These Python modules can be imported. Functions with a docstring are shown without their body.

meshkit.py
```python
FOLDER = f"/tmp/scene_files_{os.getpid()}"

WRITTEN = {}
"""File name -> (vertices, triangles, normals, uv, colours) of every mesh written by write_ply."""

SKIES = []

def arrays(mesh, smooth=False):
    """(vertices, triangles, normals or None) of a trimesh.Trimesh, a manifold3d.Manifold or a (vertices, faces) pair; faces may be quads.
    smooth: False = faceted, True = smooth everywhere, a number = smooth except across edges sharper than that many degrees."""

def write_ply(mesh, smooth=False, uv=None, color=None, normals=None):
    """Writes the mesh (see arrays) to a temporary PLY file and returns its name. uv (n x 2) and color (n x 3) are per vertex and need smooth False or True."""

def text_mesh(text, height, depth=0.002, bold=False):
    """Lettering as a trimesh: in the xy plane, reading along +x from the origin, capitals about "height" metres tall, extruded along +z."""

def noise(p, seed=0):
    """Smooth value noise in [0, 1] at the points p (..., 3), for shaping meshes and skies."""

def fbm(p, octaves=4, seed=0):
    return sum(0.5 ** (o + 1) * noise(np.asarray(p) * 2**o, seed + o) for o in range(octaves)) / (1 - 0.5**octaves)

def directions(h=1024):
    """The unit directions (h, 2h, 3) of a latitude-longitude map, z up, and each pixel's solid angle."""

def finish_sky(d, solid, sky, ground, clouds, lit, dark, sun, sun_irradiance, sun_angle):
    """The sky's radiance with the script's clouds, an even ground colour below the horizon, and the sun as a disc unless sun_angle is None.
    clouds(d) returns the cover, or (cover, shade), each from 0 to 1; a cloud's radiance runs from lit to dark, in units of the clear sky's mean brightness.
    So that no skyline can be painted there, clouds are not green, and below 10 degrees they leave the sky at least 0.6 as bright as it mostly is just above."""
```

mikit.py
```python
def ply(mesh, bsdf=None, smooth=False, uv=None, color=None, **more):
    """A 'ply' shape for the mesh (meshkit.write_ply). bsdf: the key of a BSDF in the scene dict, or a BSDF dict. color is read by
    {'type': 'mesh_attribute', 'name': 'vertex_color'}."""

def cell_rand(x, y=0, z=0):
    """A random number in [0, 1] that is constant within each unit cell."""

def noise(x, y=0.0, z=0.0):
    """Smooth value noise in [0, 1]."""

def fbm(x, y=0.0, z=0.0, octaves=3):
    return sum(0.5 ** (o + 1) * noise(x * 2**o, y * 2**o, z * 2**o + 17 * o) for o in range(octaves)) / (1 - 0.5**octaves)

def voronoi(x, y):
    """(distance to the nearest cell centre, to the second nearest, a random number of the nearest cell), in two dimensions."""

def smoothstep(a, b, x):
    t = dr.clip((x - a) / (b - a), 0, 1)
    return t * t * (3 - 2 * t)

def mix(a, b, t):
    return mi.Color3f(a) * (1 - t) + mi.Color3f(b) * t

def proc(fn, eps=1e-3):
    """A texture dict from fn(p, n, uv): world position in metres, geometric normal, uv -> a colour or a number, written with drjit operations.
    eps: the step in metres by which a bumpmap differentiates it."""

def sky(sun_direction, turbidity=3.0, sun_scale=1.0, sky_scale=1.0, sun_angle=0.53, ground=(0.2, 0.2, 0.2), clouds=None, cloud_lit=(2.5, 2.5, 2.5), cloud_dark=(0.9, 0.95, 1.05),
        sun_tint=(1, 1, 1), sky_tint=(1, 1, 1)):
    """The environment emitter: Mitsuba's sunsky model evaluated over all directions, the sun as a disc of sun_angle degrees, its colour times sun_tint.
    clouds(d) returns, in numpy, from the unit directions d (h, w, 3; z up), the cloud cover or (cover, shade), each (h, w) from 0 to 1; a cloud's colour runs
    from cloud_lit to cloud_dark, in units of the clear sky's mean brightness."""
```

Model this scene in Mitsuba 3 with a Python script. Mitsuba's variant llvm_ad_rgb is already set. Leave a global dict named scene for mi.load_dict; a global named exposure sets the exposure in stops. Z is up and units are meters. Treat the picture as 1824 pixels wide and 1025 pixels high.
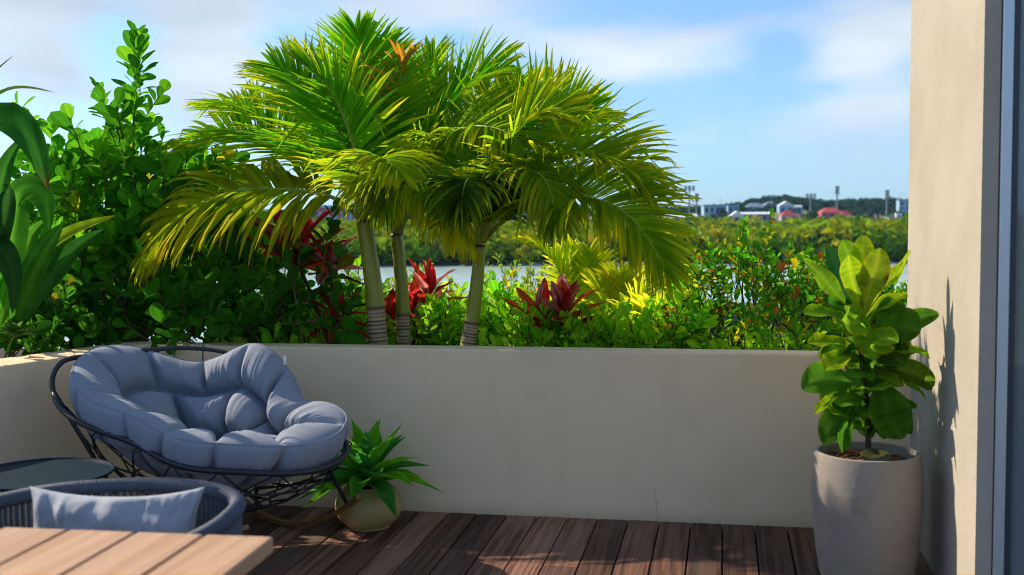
import math
import drjit as dr
import manifold3d
import meshkit
import mikit
import mitsuba as mi
import numpy as np
import shapely.geometry as sg
import trimesh

# ------------------------------------------------------------------ camera, sky, exposure
EYE, FPX = np.array([0.0, 0.0, 1.45]), 2000.0                 # focal length in pixels of the 1824 x 1025 photograph
_y, _p, _r = (math.radians(a) for a in (10.65, 3.56, 0.45))   # yaw to the left, pitch down, roll
FWD = np.array([-math.sin(_y) * math.cos(_p), math.cos(_y) * math.cos(_p), -math.sin(_p)])
_r0 = np.array([math.cos(_y), math.sin(_y), 0.0])
_u0 = np.cross(_r0, FWD)
RGT, UPV = _r0 * math.cos(_r) - _u0 * math.sin(_r), _u0 * math.cos(_r) + _r0 * math.sin(_r)
T = mi.ScalarTransform4f
exposure = 2.22
SUN = (-math.cos(math.radians(19)) * math.cos(math.radians(36)), math.sin(math.radians(19)) * math.cos(math.radians(36)), math.sin(math.radians(36)))


def clouds(d):
    el = np.degrees(np.arcsin(np.clip(d[..., 2], -1, 1)))
    az = np.degrees(np.arctan2(d[..., 0], d[..., 1]))
    p = np.stack([d[..., 0] * 2.6, d[..., 1] * 2.6, d[..., 2] * 7.0], -1)
    n = meshkit.fbm(p * 2.2 + 3.1, octaves=6, seed=5)
    w = meshkit.fbm(p * np.array([1.0, 1.0, 2.5]) * 1.1 + 9.0, seed=11)
    f = meshkit.fbm(p * np.array([6.0, 6.0, 5.0]) + 1.7, octaves=5, seed=23)

    def bank(a0, e0, sa, se):
        return np.exp(-(((az - a0) / sa) ** 2 + ((el - e0) / se) ** 2))
    field = 0.62 * n + 0.5 * w
    field = field + 0.30 * (1.2 * bank(-3.5, 7.8, 6.0, 1.5) + bank(-33, 8.8, 3.0, 2.4) + 1.1 * bank(-25.6, 8.6, 2.4, 3.0) + bank(7.0, 7.8, 3.0, 2.4) + 0.6 * bank(6, 4.6, 4, 1.0) + 0.8 * bank(-14, 10.5, 6, 1.2))
    field = field - 0.22 * (bank(0.0, 10.7, 5.0, 1.0) + bank(-29.8, 7.6, 1.8, 2.6) + bank(2.5, 8.0, 2.0, 1.0))
    c = np.clip((field + 0.42 * (f - 0.5) - 0.45) / 0.42, 0, 1)
    c = c * c * (3 - 2 * c) * np.clip((el - 0.8) / 4.0, 0.0, 1) ** 0.8
    shade = np.clip(0.15 + 1.5 * (n - 0.45) + 0.8 * bank(-1.0, 10.8, 7.0, 1.2) + 0.6 * (w - 0.45), 0, 1)
    return np.clip(0.95 * c, 0, 1), shade


FAR = 6000.0
scene = {
    "camera": {"type": "thinlens", "fov": 2 * math.degrees(math.atan(912 / FPX)), "fov_axis": "x", "near_clip": 0.05, "far_clip": FAR,
               "aperture_radius": 0.0062, "focus_distance": 6.0,
               "to_world": T().look_at(origin=EYE.tolist(), target=(EYE + FWD).tolist(), up=UPV.tolist())},
    "sky": mikit.sky(SUN, turbidity=3, sun_scale=1.08, sky_scale=1.0, clouds=clouds, cloud_lit=(2.1, 2.3, 2.55), cloud_dark=(1.0, 1.3, 1.65), sun_tint=(0.95, 1.0, 1.12), sky_tint=(0.80, 1.0, 1.22)),
}
labels = {}


# ------------------------------------------------------------------ helpers
def ray(px, py):
    return FWD + RGT * (px - 912) / FPX - UPV * (py - 512.5) / FPX


def aty(px, py, y):
    d = ray(px, py)
    return EYE + d * (y / d[1])


def atz(px, py, z):
    d = ray(px, py)
    return EYE + d * ((z - EYE[2]) / d[2])


def atd(px, py, depth):
    return EYE + ray(px, py) * depth


def cam(x, d, z):                       # a point given in metres to the right of and along the view's heading
    return np.array([x * math.cos(_y) - d * math.sin(_y), x * math.sin(_y) + d * math.cos(_y), z])


COUNT = {}


def key_for(name):
    k = COUNT.get(name, 0)
    COUNT[name] = k + 1
    return name if k == 0 else f"{name}_{k:03d}"


def put(name, shape, parent=None, label=None, cat=None, group=None, kind=None, **over):
    key = key_for(f"{parent}__{name}" if parent else name)
    scene[key] = {**shape, **over}
    note(key, label, cat, group, kind)
    return key


def note(key, label=None, cat=None, group=None, kind=None):
    e = {k: v for k, v in (("label", label), ("category", cat), ("group", group), ("kind", kind)) if v}
    if e:
        labels[key] = {**labels.get(key, {}), **e}


def thing(name, label, cat, group=None):
    key = key_for(name)
    note(key, label, cat, group)
    return key


def nrm(v):
    v = np.asarray(v, float)
    return v / np.maximum(np.linalg.norm(v, axis=-1, keepdims=True), 1e-12)


def join(ms):
    vs, fs, o = [], [], 0
    for m in ms:
        v, f = (m.vertices, m.faces) if hasattr(m, "vertices") else m
        vs.append(np.asarray(v)); fs.append(np.asarray(f) + o); o += len(v)
    return np.vstack(vs), np.vstack(fs)


def tube(pts, rad, sides=8, closed=False, caps=True):
    p = np.asarray(pts, float)
    n = len(p)
    rad = np.broadcast_to(rad, (n,)).astype(float)
    t = np.roll(p, -1, 0) - np.roll(p, 1, 0) if closed else np.gradient(p, axis=0)
    t = nrm(t)
    a = np.zeros_like(p)
    s = np.array([0, 0, 1.0]) if abs(t[0][2]) < 0.9 else np.array([1.0, 0, 0])
    a[0] = nrm(np.cross(t[0], s))
    for i in range(1, n):
        q = a[i - 1] - t[i] * (a[i - 1] @ t[i])
        a[i] = nrm(q)
    b = np.cross(t, a)
    ang = np.arange(sides) * 2 * np.pi / sides
    v = (p[:, None] + rad[:, None, None] * (np.cos(ang)[None, :, None] * a[:, None] + np.sin(ang)[None, :, None] * b[:, None])).reshape(-1, 3)
    m = n if closed else n - 1
    i, j = np.meshgrid(np.arange(m), np.arange(sides), indexing="ij")
    i2 = (i + 1) % n
    q = np.stack([i * sides + j, i * sides + (j + 1) % sides, i2 * sides + (j + 1) % sides, i2 * sides + j], -1).reshape(-1, 4)
    f = np.vstack([q[:, [0, 1, 2]], q[:, [0, 2, 3]]])
    if caps and not closed:
        v = np.vstack([v, p[0], p[-1]])
        k = np.arange(sides)
        f = np.vstack([f, np.stack([(k + 1) % sides, k, k * 0 + n * sides], 1), np.stack([(n - 1) * sides + k, (n - 1) * sides + (k + 1) % sides, k * 0 + n * sides + 1], 1)])
    return v, f


def spline(pts, n):
    from scipy.interpolate import CubicSpline
    p = np.asarray(pts, float)
    s = np.r_[0, np.cumsum(np.linalg.norm(np.diff(p, axis=0), axis=1) ** 0.7)]
    return CubicSpline(s / s[-1], p, bc_type="natural")(np.linspace(0, 1, n))


def rbox(sx, sy, sz, r=0.004, seg=1):
    """A box round its centre with chamfered edges."""
    pts = []
    for x in (-1, 1):
        for y in (-1, 1):
            for z in (-1, 1):
                c = np.array([x * sx / 2, y * sy / 2, z * sz / 2])
                for k in range(3):
                    o = np.array([x, y, z], float) * -r
                    o[k] = 0
                    pts.append(c + o)
    h = trimesh.convex.convex_hull(np.array(pts))
    return np.array(h.vertices), np.array(h.faces)


def moved(m, loc=(0, 0, 0), rot=None):
    v, f = (m.vertices, m.faces) if hasattr(m, "vertices") else m
    v = np.asarray(v)
    if rot is not None:
        v = v @ np.asarray(rot).T
    return v + np.asarray(loc), f


def rotz(a):
    c, s = math.cos(a), math.sin(a)
    return np.array([[c, -s, 0], [s, c, 0], [0, 0, 1.0]])


def lathe(profile, sides=48, centre=(0, 0, 0)):
    p = np.asarray(profile, float)
    ang = np.arange(sides) * 2 * np.pi / sides
    v = np.stack([p[:, None, 0] * np.cos(ang), p[:, None, 0] * np.sin(ang), np.broadcast_to(p[:, None, 1], (len(p), sides))], -1).reshape(-1, 3) + np.asarray(centre)
    i, j = np.meshgrid(np.arange(len(p) - 1), np.arange(sides), indexing="ij")
    q = np.stack([i * sides + j, i * sides + (j + 1) % sides, (i + 1) * sides + (j + 1) % sides, (i + 1) * sides + j], -1).reshape(-1, 4)
    return v, np.vstack([q[:, [0, 1, 2]], q[:, [0, 2, 3]]])


def to4(R, loc, s=1.0):
    m = np.eye(4)
    m[:3, :3] = np.asarray(R) * s
    m[:3, 3] = loc
    return T(m.tolist())


def frame(d, n):
    """Columns: along d, across, normal close to n."""
    d = nrm(d)
    n = np.asarray(n, float)
    n = nrm(n - d * np.sum(d * n, -1, keepdims=True))
    return np.stack([d, np.cross(n, d), n], -1)


# ------------------------------------------------------------------ materials
def rgb(*c):
    return {"type": "rgb", "value": [float(x) for x in c]}


def mat(name, d):
    scene[name] = d
    return name


def princ(color, rough=0.6, **k):
    return {"type": "twosided", "b": {"type": "principled", "base_color": color, "roughness": rough, **k}}


VC = {"type": "mesh_attribute", "name": "vertex_color"}
mat("m_leaf", {"type": "principledthin", "base_color": VC, "roughness": 0.42, "diff_trans": 1.25, "eta": 1.45})
mat("m_palm_leaf", {"type": "principledthin", "base_color": VC, "roughness": 0.38, "diff_trans": 1.35, "eta": 1.45})
mat("m_far_leaf", {"type": "principledthin", "base_color": VC, "roughness": 0.8, "diff_trans": 0.7, "eta": 1.3})
mat("m_fleshy", princ(VC, 0.38, specular=0.5))
mat("m_stem", princ(VC, 0.7))


def stucco_col(p, n, uv):
    a = mikit.fbm(p.x * 2.3, p.y * 2.3, p.z * 3.0, octaves=4)
    b = mikit.fbm(p.x * 9, p.y * 9, p.z * 4, octaves=3)
    drip = mikit.smoothstep(0.62, 0.85, mikit.fbm(p.x * 16, p.y * 16, p.z * 0.8, octaves=3)) * mikit.smoothstep(0.45, 0.8, p.z + 0.25 * b)
    s = drip * 0.6 + mikit.smoothstep(0.55, 0.75, a) * 0.5 + mikit.smoothstep(0.5, 0.8, b) * 0.35
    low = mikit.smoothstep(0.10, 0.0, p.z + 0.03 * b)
    crack = mikit.smoothstep(0.0032, 0.0008, dr.abs(p.x + 0.292 + 0.16 * p.z + 0.03 * (mikit.fbm(p.z * 22, 2.0, 0.0) - 0.5))) * mikit.smoothstep(0.17, 0.12, p.z)
    s = dr.maximum(s, 0.0)
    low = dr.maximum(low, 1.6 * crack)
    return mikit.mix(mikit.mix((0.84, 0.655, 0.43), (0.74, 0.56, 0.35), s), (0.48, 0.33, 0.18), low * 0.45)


def stucco_bump(p, n, uv):
    return 0.65 * mikit.noise(p.x * 92 + p.z * 40, p.y * 92, p.z * 92 - p.x * 40) + 0.35 * mikit.noise(p.x * 210, p.y * 210, p.z * 210)


mat("m_stucco", {"type": "twosided", "b": {"type": "bumpmap", "arbitrary": mikit.proc(stucco_bump, eps=2e-3), "scale": 0.0024, "bsdf": {"type": "diffuse", "reflectance": mikit.proc(stucco_col)}}})


def plaster_col(p, n, uv):
    a = mikit.fbm(p.x * 3, p.y * 3, p.z * 2.6, octaves=4)
    b = mikit.noise(p.x * 60, p.y * 60, p.z * 60)
    return mikit.mix((0.42, 0.38, 0.315), (0.375, 0.335, 0.27), mikit.smoothstep(0.35, 0.75, 0.8 * a + 0.2 * b))


mat("m_plaster", {"type": "twosided", "b": {"type": "bumpmap", "arbitrary": mikit.proc(stucco_bump, eps=2e-3), "scale": 0.0016, "bsdf": {"type": "diffuse", "reflectance": mikit.proc(plaster_col)}}})


def deck_col(shift):
    def fn(p, n, uv):
        k = mikit.cell_rand((p.x - 0.006) / 0.1475 + 40, shift)
        g = mikit.fbm(p.x * 70 + 31 * k, p.y * 2.2 + 57 * k, 3 * k, octaves=4)
        w = mikit.fbm(p.x * 6 + 7 * k, p.y * 1.3, 1.0, octaves=3)
        c = mikit.mix((0.160, 0.082, 0.054), (0.062, 0.029, 0.021), mikit.smoothstep(0.3, 0.7, g))
        c = mikit.mix(c, (0.20, 0.135, 0.105), mikit.smoothstep(0.45, 0.8, w) * 0.5)
        return c * (0.55 + 1.35 * k * k + 0.25 * k)
    return fn


def grain_bump(p, n, uv):
    return mikit.fbm(p.x * 90, p.y * 3, p.z * 5, octaves=3)


for k in range(3):
    mat(f"m_deck_{k}", {"type": "twosided", "b": {"type": "bumpmap", "arbitrary": mikit.proc(grain_bump), "scale": 0.003, "bsdf": {"type": "principled", "base_color": mikit.proc(deck_col(k)), "roughness": 0.6, "specular": 0.2}}})


def teak_col(p, n, uv):
    g = mikit.fbm(p.x * 55, p.y * 1.6, p.z * 8, octaves=4)
    k = mikit.cell_rand((p.x + 0.98) / 0.163 + 20)
    return mikit.mix((0.50, 0.31, 0.185), (0.42, 0.245, 0.135), mikit.smoothstep(0.3, 0.72, g)) * (0.88 + 0.2 * k)


mat("m_teak", {"type": "twosided", "b": {"type": "principled", "base_color": mikit.proc(teak_col), "roughness": 0.5, "specular": 0.35}})
mat("m_rocker", princ(mikit.proc(lambda p, n, uv: mikit.mix((0.20, 0.095, 0.025), (0.10, 0.045, 0.015), mikit.fbm(p.x * 40, p.y * 40, p.z * 60))), 0.4))
mat("m_black_metal", princ(rgb(0.012, 0.014, 0.02), 0.42, specular=0.5))
mat("m_blue_metal", princ(rgb(0.008, 0.022, 0.036), 0.45, specular=0.12))


def weave(p, n, uv):
    return mikit.noise(p.x * 420, p.y * 420, p.z * 420) * 0.6 + mikit.noise(p.x * 160, p.y * 900, p.z * 160) * 0.4


def fabric_col(p, n, uv):
    a = mikit.noise(p.x * 500, p.y * 500, p.z * 500)
    b = mikit.fbm(p.x * 6, p.y * 6, p.z * 6)
    return mikit.mix((0.245, 0.272, 0.33), (0.20, 0.222, 0.272), 0.6 * a + 0.4 * b)


mat("m_fabric", {"type": "twosided", "b": {"type": "bumpmap", "arbitrary": mikit.proc(weave), "scale": 0.0007, "bsdf": {"type": "principled", "base_color": mikit.proc(fabric_col), "roughness": 0.9, "sheen": 0.5, "specular": 0.15}}})
mat("m_pillow", {"type": "twosided", "b": {"type": "bumpmap", "arbitrary": mikit.proc(weave), "scale": 0.0007, "bsdf": {"type": "principled", "base_color": mikit.proc(lambda p, n, uv: fabric_col(p, n, uv) * mi.Color3f(1.45, 1.4, 1.25)), "roughness": 0.9, "sheen": 0.4, "specular": 0.15}}})
mat("m_rope", princ(mikit.proc(lambda p, n, uv: mikit.mix((0.085, 0.11, 0.15), (0.035, 0.048, 0.075), mikit.noise(p.x * 300, p.y * 300, p.z * 300))), 0.7))
mat("m_tag", princ(rgb(0.7, 0.7, 0.72), 0.6))


def concrete_col(p, n, uv):
    a = mikit.fbm(p.x * 7, p.y * 7, p.z * 5, octaves=4)
    b = mikit.noise(p.x * 60, p.y * 60, p.z * 60)
    s = mikit.smoothstep(0.62, 0.75, mikit.fbm(p.x * 17 + 4, p.y * 17, p.z * 11, octaves=3))
    return mikit.mix(mikit.mix((0.31, 0.28, 0.235), (0.225, 0.195, 0.16), 0.75 * a + 0.25 * b), (0.25, 0.19, 0.14), s * 0.5)


mat("m_concrete", {"type": "twosided", "b": {"type": "bumpmap", "arbitrary": mikit.proc(lambda p, n, uv: mikit.fbm(p.x * 50, p.y * 50, p.z * 50)), "scale": 0.001, "bsdf": {"type": "principled", "base_color": mikit.proc(concrete_col), "roughness": 0.7, "specular": 0.3}}})
mat("m_clay", princ(mikit.proc(lambda p, n, uv: mikit.mix((0.42, 0.30, 0.12), (0.28, 0.19, 0.075), mikit.fbm(p.x * 12, p.y * 12, p.z * 20, octaves=4))), 0.55))
mat("m_soil", princ(mikit.proc(lambda p, n, uv: mikit.mix((0.05, 0.03, 0.018), (0.022, 0.014, 0.01), mikit.noise(p.x * 60, p.y * 60, p.z * 60))), 0.95))
mat("m_chips", princ(VC, 0.85))
mat("m_alu", princ(rgb(0.55, 0.60, 0.66), 0.35, metallic=0.6))
mat("m_frame_dark", princ(rgb(0.03, 0.04, 0.055), 0.4))
mat("m_glass", {"type": "thindielectric", "int_ior": 1.5})
mat("m_curtain", princ(rgb(0.16, 0.22, 0.25), 0.9))

# ------------------------------------------------------------------ the terrace
WALL_Y, WALL_H = 5.32, 0.812
HX, HY0, HY1 = 0.845, 3.97, 5.47          # the house wall: its face towards the terrace, near end, far end


def bevel_extrude(ring, z0, z1, b):
    poly = sg.Polygon(ring)
    if not poly.exterior.is_ccw:
        poly = sg.Polygon(list(ring)[::-1])
    a = np.array(poly.exterior.coords)[:-1]
    n = len(a)
    inner = []
    for i in range(n):
        e0, e1 = nrm(a[i] - a[i - 1]), nrm(a[(i + 1) % n] - a[i])
        n0, n1 = np.array([-e0[1], e0[0]]), np.array([-e1[1], e1[0]])
        m = nrm(n0 + n1)
        inner.append(a[i] + m * b / max(m @ n0, 0.3))
    inner = np.array(inner)
    mid = a + (inner - a) * 0.3
    levels = [(a, z0), (a, z1 - b), (mid, z1 - 0.3 * b), (inner, z1)]
    v = np.vstack([np.c_[q, np.full(n, z)] for q, z in levels])
    f = []
    for L in range(3):
        for i in range(n):
            j = (i + 1) % n
            f += [[L * n + i, L * n + j, L * n + n + j], [L * n + i, L * n + n + j, L * n + n + i]]
    tv, tf = trimesh.creation.triangulate_polygon(sg.Polygon(inner), engine="earcut")
    ids = [int(np.argmin(np.linalg.norm(inner - q, axis=1))) + 3 * n for q in tv]
    f += [[ids[x] for x in t] for t in tf]
    return v, np.array(f)


# low stucco wall: along the back of the deck, turning towards the viewer on the left
ldir = np.array([-0.28, -0.96])
co, ci = np.array([-3.10, WALL_Y + 0.14]), np.array([-2.90, WALL_Y])
ring = [ci, (HX, WALL_Y), (HX, WALL_Y + 0.14), co, co + ldir * 7.4, co + ldir * 7.4 + np.array([0.21, 0.0]), ]
inner_line = ring[-1] + ldir * -7.2
ring = [tuple(ci), (HX, WALL_Y), (HX, WALL_Y + 0.14), tuple(co), tuple(co + ldir * 7.4), tuple(ci + np.array([0.02, 0]) + ldir * 7.35)]
put("parapet_wall", mikit.ply(bevel_extrude(ring, -0.25, WALL_H, 0.014), "m_stucco", smooth=35), label="low cream stucco parapet wall along the back and left edge of the deck", cat="wall")

# deck: a dark base with boards laid on it
m = trimesh.creation.box([8.5, 9.2, 0.06]); m.apply_translation([-1.2, 0.90, -0.075])
put("deck", mikit.ply(m, "m_soil"), kind="structure", label="dark reddish brown hardwood deck of the terrace")
rng = np.random.default_rng(3)
BW = 0.1475
cutv = {}
for i in range(-27, 6):
    x0 = 0.006 + i * BW
    xc = x0 + BW / 2
    if xc > HX - 0.02:
        continue
    cuts = sorted([5.312, -3.2] + [c for c in ([4.72] if i == -8 else [4.9] if i == -2 else [4.55] if i == -5 else [rng.uniform(1.5, 4.2)])] + [rng.uniform(-1.5, 0.9)])
    w = BW - 0.0065
    if x0 + w > HX - 0.004:
        w = HX - 0.006 - x0
    for a, b in zip(cuts[:-1], cuts[1:]):
        bx = rbox(w, b - a - 0.0025, 0.028, 0.0025)
        bx = moved(bx, (x0 + w / 2, (a + b) / 2, -0.0145 + rng.uniform(-0.0012, 0.0006)))
        put("board", mikit.ply(bx, f"m_deck_{rng.integers(3)}"), "deck")

# the house wall on the right with its sliding door
hw = [(HX, HY0), (HX + 0.052, HY0), (HX + 0.052, HY0 + 0.10), (HX + 2.6, HY0 + 0.75), (HX + 2.6, HY1), (HX, HY1)]
hv = np.vstack([np.c_[np.array(hw), np.full(6, z)] for z in (-0.25, 3.4)])
ms = trimesh.creation.extrude_polygon(sg.Polygon(hw), 3.75, engine="earcut")
ms.apply_translation([0, 0, -0.25])
put("house_wall", mikit.ply(ms, "m_plaster"), label="sunlit cream plaster end wall of the house carrying the plant's shadow", cat="wall")
door = thing("sliding_door", "blue grey framed glass door at the right edge of the photo", "door")
dx = HX + 0.056


def dbox(x0, x1, y0, y1, z0, z1, r=0.003):
    return moved(rbox(x1 - x0, y1 - y0, z1 - z0, r), ((x0 + x1) / 2, (y0 + y1) / 2, (z0 + z1) / 2))


put("frame", mikit.ply(join([dbox(dx, dx + 0.034, HY0 - 0.012, HY0 + 0.06, 0, 3.0), dbox(dx + 0.036, dx + 1.5, HY0 + 0.0, HY0 + 0.05, 2.94, 3.0), dbox(dx + 1.36, dx + 1.45, HY0, HY0 + 0.05, 0.0, 2.936)]), "m_alu"), door)
put("gasket", mikit.ply(join([dbox(dx + 0.0345, dx + 0.058, HY0 + 0.004, HY0 + 0.05, 0.0, 2.937), dbox(dx + 0.059, dx + 1.355, HY0 + 0.004, HY0 + 0.05, 0.0, 0.08)]), "m_frame_dark"), door)
pane = trimesh.Trimesh([[dx + 0.056, HY0 + 0.025, 0.07], [dx + 1.365, HY0 + 0.025, 0.07], [dx + 1.365, HY0 + 0.025, 2.945], [dx + 0.056, HY0 + 0.025, 2.945]], [[0, 1, 2], [0, 2, 3]], process=False)
put("pane", mikit.ply(pane, "m_glass"), door)
# a curtain hanging inside
n = 140
xs = np.linspace(dx + 0.06, dx + 1.42, n)
ys = HY0 + 0.095 + 0.012 * np.sin(xs * 62) + 0.003 * np.sin(xs * 23)
cv = np.vstack([np.c_[xs, ys, np.full(n, z)] for z in (0.03, 2.95)])
cf = np.array([[k, k + 1, n + k + 1, n + k] for k in range(n - 1)])
put("curtain", mikit.ply((cv, cf), "m_curtain", smooth=True), label="teal grey curtain hanging straight behind the glass door", cat="curtain")


# ------------------------------------------------------------------ the rocking papasan chair and its cushion
BC = np.array([-1.335, 4.93])            # bowl centre (right of the view axis, along it)
FACE = math.radians(-48)                 # where the chair faces, in the same frame
RA = 0.585


RIM = np.array([  # angle, radius, height of the bowl's edge
    (-158, 0.55, 0.675), (-125, 0.41, 0.60), (-92, 0.44, 0.525), (-60, 0.505, 0.495), (-31, 0.61, 0.475), (-3, 0.625, 0.545), (9, 0.53, 0.58), (25, 0.42, 0.585),
    (40, 0.415, 0.675), (57, 0.39, 0.785), (78, 0.385, 0.82), (96, 0.41, 0.765), (115, 0.455, 0.735), (138, 0.57, 0.80), (160, 0.645, 0.825), (180, 0.63, 0.765)], float)
from scipy.interpolate import CubicSpline
_rp = np.vstack([RIM, RIM[:1] + [360, 0, 0]])
RIM_R, RIM_Z = CubicSpline(np.radians(_rp[:, 0]), _rp[:, 1], bc_type="periodic"), CubicSpline(np.radians(_rp[:, 0]), _rp[:, 2], bc_type="periodic")


def rim_point(phi, scale=1.0):
    """(x, d, z) of the bowl's rim at the angle phi of the view frame."""
    phi = np.asarray(phi, float)
    r = RIM_R(phi) * 0.90 * scale
    return BC[0] + r * np.cos(phi), BC[1] + r * np.sin(phi), RIM_Z(phi)


ZB = 0.27


def bowl(u, phi):
    x, d, z = rim_point(phi)
    bx, bd = BC[0] + 0.02, BC[1] + 0.0
    g = np.clip(u, 0, 2)
    X, D = bx + (x - bx) * (g ** 0.82), bd + (d - bd) * (g ** 0.82)
    Z = ZB + (z - ZB) * (g ** 2.0)
    return np.stack([X, D, Z], -1)


def to_world(p):
    p = np.asarray(p, float)
    return np.stack([p[..., 0] * math.cos(_y) - p[..., 1] * math.sin(_y), p[..., 0] * math.sin(_y) + p[..., 1] * math.cos(_y), p[..., 2]], -1)


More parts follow.
